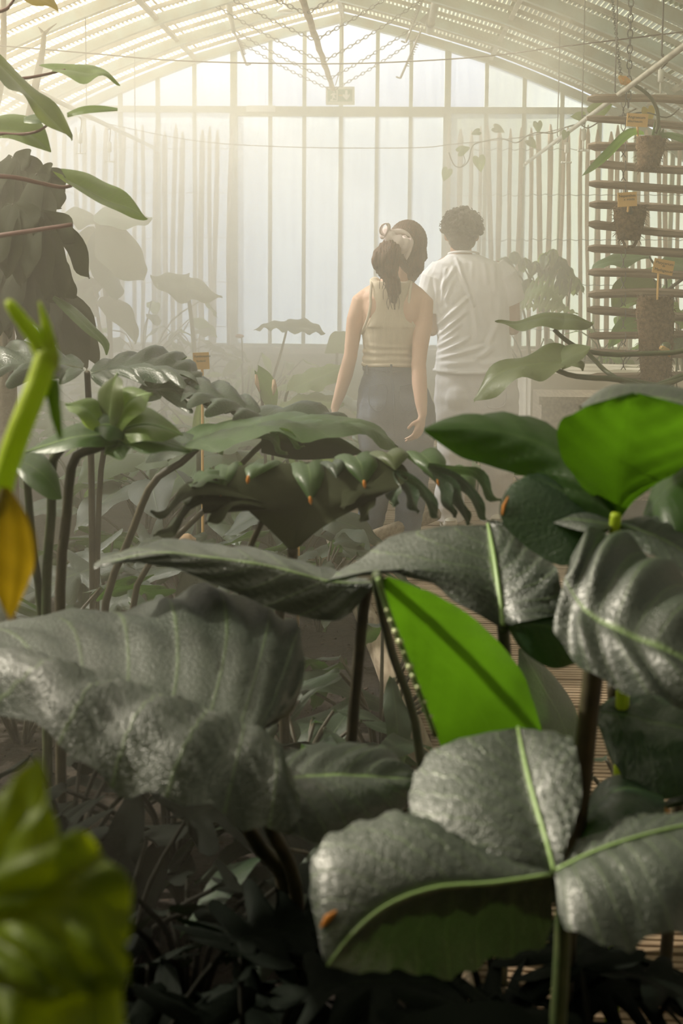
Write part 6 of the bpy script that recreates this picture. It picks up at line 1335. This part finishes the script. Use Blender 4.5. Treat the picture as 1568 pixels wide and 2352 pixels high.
stalk(r3_, [(1250, 700, 10.0), (1254, 800, 10.0)], (.012, .018), 'trunk', ground=G(1255, 10.02, -.04))
r4_ = thing('ribbed_fern', 'low fern with pale feathered fronds beside the man\'s right sleeve', 'plant', G(1245, 9.3))
for k, (sp, wl, wr) in enumerate((([(1195, 700, 9.3), (1215, 675, 9.2), (1245, 665, 9.1), (1275, 680, 9.1), (1300, 710, 9.1)], (10, -34, .3), (-14, 40, -.2)), ([(1195, 705, 9.3), (1230, 702, 9.2), (1265, 705, 9.1), (1300, 712, 9.1), (1330, 722, 9.1)], (6, -14, .3), (-6, 14, -.2)), ([(1200, 700, 9.3), (1180, 675, 9.3), (1165, 660, 9.3), (1150, 660, 9.3), (1140, 668, 9.3)], (0, -20, .2), (0, 24, -.1)))):
    n = 5; prof = [.3, 1, 1, .7, 0]
    hero(r4_, sp, [(q[0] + wl[0] * f, q[1] + wl[1] * f, q[2] + wl[2] * f) for q, f in zip(sp, prof)], [(q[0] + wr[0] * f, q[1] + wr[1] * f, q[2] + wr[2] * f) for q, f in zip(sp, prof)], 'leaf_pale', None, nu=70, nv=3, bulge=(.1, .1), lobes=(10, .75, 1.2), upref=(0, -1, .6), seed=150 + k)
stalk(r4_, [(1196, 705, 9.3), (1210, 760, 9.3)], (.008, .010), 'stalk', ground=G(1245, 9.32, -.04)); stalk(r4_, [(1312, 640, 9.4), (1304, 700, 9.4), (1290, 790, 9.4)], (.006, .010), 'stalk_dark', ground=G(1270, 9.4, -.04))
# ---- vine across the lower wire
vn = thing('heart_leaf_vine', 'thin vine with small heart leaves strung above the shaded fence', 'vine', P(1200, 318, 9.0))
mk('stem', MB().tube(catmull(up_pts([(1030, 350, 9.2), (1042, 378, 9.2), (1058, 384, 9.2), (1075, 370, 9.2), (1085, 335, 9.2), (1110, 325, 9.2), (1150, 318, 9.1), (1185, 328, 9.0), (1210, 312, 9.0), (1235, 304, 8.9), (1270, 306, 8.9), (1300, 292, 8.8), (1330, 286, 8.6), (1350, 294, 8.4), (1385, 275, 8.0), (1420, 268, 7.6), (1460, 250, 7.4)]), 60), .0045, 6), MT['stalk_dark'], vn)
mk('stem', MB().tube(catmull(up_pts([(1058, 384, 9.2), (1068, 372, 9.2), (1062, 350, 9.2)]), 8), .003, 5), MT['stalk_dark'], vn)
mk('stem', MB().tube(catmull(up_pts([(1420, 268, 7.6), (1480, 258, 7.5), (1530, 270, 7.5), (1560, 250, 7.5)]), 12), .004, 5), MT['stalk_dark'], vn)
for k, (px, py, d, sz, dr, m) in enumerate(((1054, 349, 9.2, .10, (.6, -.2, .3), 'leaf_pale'), (1099, 362, 9.2, .12, (.2, -.3, -1), 'leaf_pale'), (1100, 302, 9.1, .07, (-.7, -.2, -.2), 'leaf_mid'), (1135, 293, 9.1, .09, (.9, -.3, -.3), 'leaf_olive'), (1234, 282, 8.9, .085, (.1, -.3, -1), 'leaf_mid'), (1214, 322, 9.0, .09, (.7, -.2, -.6), 'leaf_olive'), (1300, 303, 8.8, .07, (-.4, -.2, -1), 'leaf_mid'), (1340, 268, 8.6, .10, (-.8, -.2, .1), 'leaf_pale'), (1362, 260, 8.5, .16, (.9, -.2, .5), 'leaf_pale'), (1028, 390, 9.2, .10, (-.4, -.2, -1), 'leaf_pale'), (1487, 250, 7.5, .10, (.2, -.2, -1), 'leaf_yellow'))):
    q = P(px, py, d); inst('leaf', leaf_mesh('heart', m, k % 2), vn, orient(q - ORIGIN[vn.name], dr, (0, -1, .4), sz * .8))
# dry leaf scrap
dr_ = mk('dry_leaf', fibre(MB().ball(P(427, 1243, 4.9), (.04, .03, .028), 10, 7), .016, 40), MT['dry']); tag(dr_, 'crumpled dry pale leaf caught low behind the edge-on leaf', 'dead leaf')
lg = mk('log', MB().tube(catmull([P(1000, 1180, 6.5), P(830, 1245, 6.0), P(740, 1285, 5.9), P(640, 1330, 5.6)], 14), [.035, .036, .034, .035, .036, .035, .034, .036, .036, .035, .034, .033, .034, .034, .03], 9), MT['kerb']); tag(lg, 'weathered round log edging the bed by the woman\'s feet', 'log')
# ================================================================== bed planting, one plant at a time
BED = [  # name, label, px, d, leaves, height, leaf size, kind, material, spread, trunk
 ('heart_leaf_plant', 'low pale heart-leaf clump just behind the square amber label', 520, 6.6, 9, .50, .30, 'heart', 'leaf_mid', .7, 0),
 ('heart_leaf_plant', 'wide heart-leaf clump between the amber label and the furled leaf', 585, 7.1, 9, .46, .30, 'heart', 'leaf_pale', .8, 0),
 ('heart_leaf_plant', 'mid green heart-leaf clump at the woman\'s left hip', 740, 7.4, 9, .48, .28, 'heart', 'leaf_mid', .8, 0),
 ('heart_leaf_plant', 'hazy heart-leaf clump left of the square amber label', 395, 7.0, 9, .55, .32, 'heart', 'leaf_mid', .8, 0),
 ('lance_leaf_plant', 'spiky lance-leaf clump below the umbrella-like taro leaf', 665, 8.9, 12, .55, .30, 'lance', 'leaf_mid', .6, 0),
 ('lance_leaf_plant', 'spiky pale clump with a pink bloom at the foot of the tall post', 560, 9.8, 12, .80, .34, 'lance', 'leaf_pale', .6, 0),
 ('heart_leaf_plant', 'flat pale leaves catching light beside the tall post', 500, 8.4, 8, .62, .38, 'heart', 'leaf_pale', .9, 0),
 ('ovate_leaf_shrub', 'small leafy shrub in mist before the sunlit fence, nearest the tall post', 455, 10.2, 14, .95, .22, 'ovate', 'leaf_olive', .45, .5),
 ('ovate_leaf_shrub', 'small leafy shrub under the single wavy taro leaf', 385, 10.0, 14, 1.0, .22, 'ovate', 'leaf_olive', .45, .5),
 ('ovate_leaf_shrub', 'dim leafy shrub in the densest mist left of the wavy taro leaf', 325, 9.6, 16, 1.15, .24, 'ovate', 'leaf_mid', .45, .6),
 ('lobed_leaf_plant', 'hazy lobed clump under the ghostly tall taro', 270, 8.8, 9, .75, .40, 'lobed', 'leaf_olive', .7, 0),
 ('lobed_leaf_plant', 'hazy lobed clump right of the monstera foot', 190, 7.4, 9, .70, .40, 'lobed', 'leaf_mid', .7, 0),
 ('heart_leaf_plant', 'broad dim heart-leaf clump in mist behind the dull lobed leaf', 330, 6.4, 9, .48, .34, 'heart', 'leaf_dark', .8, 0),
 ('heart_leaf_plant', 'low heart-leaf clump in front of the mossy end wall', 730, 10.6, 9, .50, .30, 'heart', 'leaf_mid', .7, 0),
 ('lance_leaf_plant', 'grassy clump at the foot of the mossy end wall by the post', 620, 10.9, 14, .60, .34, 'lance', 'leaf_mid', .5, 0),
 ('heart_leaf_plant', 'low scalloped clump close to the boardwalk by the woman\'s left leg', 690, 5.9, 8, .36, .28, 'heart', 'leaf_dark', .9, 0),
 ('lobed_leaf_plant', 'glossy drooping lobed clump behind the thin brown stems', 245, 5.2, 8, .42, .38, 'lobed', 'leaf_dark', .8, 0),
 ('lobed_leaf_plant', 'glossy lobed clump low under the orange-tipped philodendron', 420, 5.0, 8, .36, .36, 'lobed', 'leaf_dark', .8, 0),
 ('lance_leaf_plant', 'dark fringed clump by the tiny amber tag', 740, 5.2, 14, .34, .34, 'lance', 'leaf_dark', .6, 0),
 ('palm_seedling', 'dark fan of narrow leaflets beside the bright hanging leaf', 880, 3.7, 16, .38, .34, 'lance', 'leaf_dark', .7, 0),
 ('palm_seedling', 'dark narrow-leaf tuft on the mulch behind the great ribbed leaf', 700, 3.4, 16, .30, .32, 'lance', 'leaf_dark', .7, 0),
 ('lance_leaf_plant', 'shadowed tuft under the edge-on leaf', 520, 3.9, 12, .34, .36, 'lance', 'leaf_dark', .7, 0),
 ('lobed_leaf_plant', 'shadowed lobed clump between the thin stems at the left edge', 40, 3.9, 8, .50, .36, 'lobed', 'leaf_dark', .8, 0),
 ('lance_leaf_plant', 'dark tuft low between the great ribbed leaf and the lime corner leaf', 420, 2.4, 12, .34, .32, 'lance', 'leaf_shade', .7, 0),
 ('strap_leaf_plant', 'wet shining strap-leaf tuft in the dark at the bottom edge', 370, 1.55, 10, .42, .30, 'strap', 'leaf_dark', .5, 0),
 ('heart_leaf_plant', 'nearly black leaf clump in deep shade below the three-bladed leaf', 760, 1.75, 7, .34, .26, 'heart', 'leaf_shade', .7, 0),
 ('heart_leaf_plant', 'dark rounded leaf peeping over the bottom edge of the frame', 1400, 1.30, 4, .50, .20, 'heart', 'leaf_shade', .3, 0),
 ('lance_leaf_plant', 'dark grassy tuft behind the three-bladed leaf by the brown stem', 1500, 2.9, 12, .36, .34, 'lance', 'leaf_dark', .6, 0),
 ('lobed_leaf_plant', 'blackish lobed clump in shade right of the lime corner leaf', 330, 2.1, 8, .34, .30, 'lobed', 'leaf_shade', .8, 0),  # shade-coloured clumps added to darken the lit floor
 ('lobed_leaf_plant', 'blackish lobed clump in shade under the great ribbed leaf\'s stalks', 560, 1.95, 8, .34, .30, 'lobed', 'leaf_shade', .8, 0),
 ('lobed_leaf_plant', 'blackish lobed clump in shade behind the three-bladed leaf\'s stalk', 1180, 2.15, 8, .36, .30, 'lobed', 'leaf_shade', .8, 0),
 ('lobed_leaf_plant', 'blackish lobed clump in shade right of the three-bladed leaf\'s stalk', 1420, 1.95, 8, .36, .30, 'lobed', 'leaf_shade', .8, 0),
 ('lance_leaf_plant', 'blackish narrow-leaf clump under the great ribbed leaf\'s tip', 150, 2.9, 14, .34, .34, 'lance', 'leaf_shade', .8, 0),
 ('lance_leaf_plant', 'shade-blackened narrow-leaf clump on the mulch under the middle of the ribbed leaf', 380, 3.0, 14, .30, .34, 'lance', 'leaf_shade', .8, 0),
 ('lobed_leaf_plant', 'shade-blackened lobed clump just above the lime corner leaf', 260, 2.5, 8, .34, .30, 'lobed', 'leaf_shade', .8, 0),
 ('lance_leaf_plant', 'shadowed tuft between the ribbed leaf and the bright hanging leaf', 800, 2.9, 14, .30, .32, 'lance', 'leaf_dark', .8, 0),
 ('heart_leaf_plant', 'shade-blackened heart-leaf clump at the bottom edge left of centre', 620, 1.5, 8, .36, .24, 'heart', 'leaf_shade', .8, 0),
 ('heart_leaf_plant', 'hazy broad-leaf clump beside the dark square planter box', 1330, 7.6, 8, .40, .30, 'heart', 'leaf_mid', .7, 0),
 ('ovate_leaf_shrub', 'thin leafy shrub behind the orchid rack against the pickets', 1385, 9.9, 12, 1.05, .18, 'ovate', 'leaf_mid', .4, .5),
 ('ovate_leaf_shrub', 'thin leafy shrub by the fence just left of the rack', 1330, 10.3, 12, 1.0, .18, 'ovate', 'leaf_pale', .4, .5),
 ('lance_leaf_plant', 'narrow-leaf clump on the bench beneath the umbrella tree', 1210, 10.4, 14, .95, .26, 'lance', 'leaf_mid', .45, .3),
 ('lance_leaf_plant', 'young shrub with thin drooping leaves behind the tall coir slab', 1560, 9.2, 14, 1.5, .22, 'lance', 'leaf_mid', .3, .8),
 ('lobed_leaf_plant', 'low lobed clump glimpsed between the couple\'s legs', 1085, 8.2, 7, .50, .28, 'lobed', 'leaf_mid', .6, 0),
]
for i, (nm, lab, px, d, n, h, sz, kd, mt, sprd, tr) in enumerate(BED):
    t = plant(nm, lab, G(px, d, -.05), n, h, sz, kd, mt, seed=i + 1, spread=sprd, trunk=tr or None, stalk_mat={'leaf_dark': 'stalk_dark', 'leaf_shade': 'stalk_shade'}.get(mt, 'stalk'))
    if i == 5:
        q = P(550, 772, 9.8); o = ORIGIN[t.name]
        mk('bloom', MB().ball(q, (.035, .03, .016), 9, 5), MT['lip'], t); stalk(t, [q, (556, 800, 9.8)], (.004, .006), 'stalk', ground=G(560, 9.8, -.05))
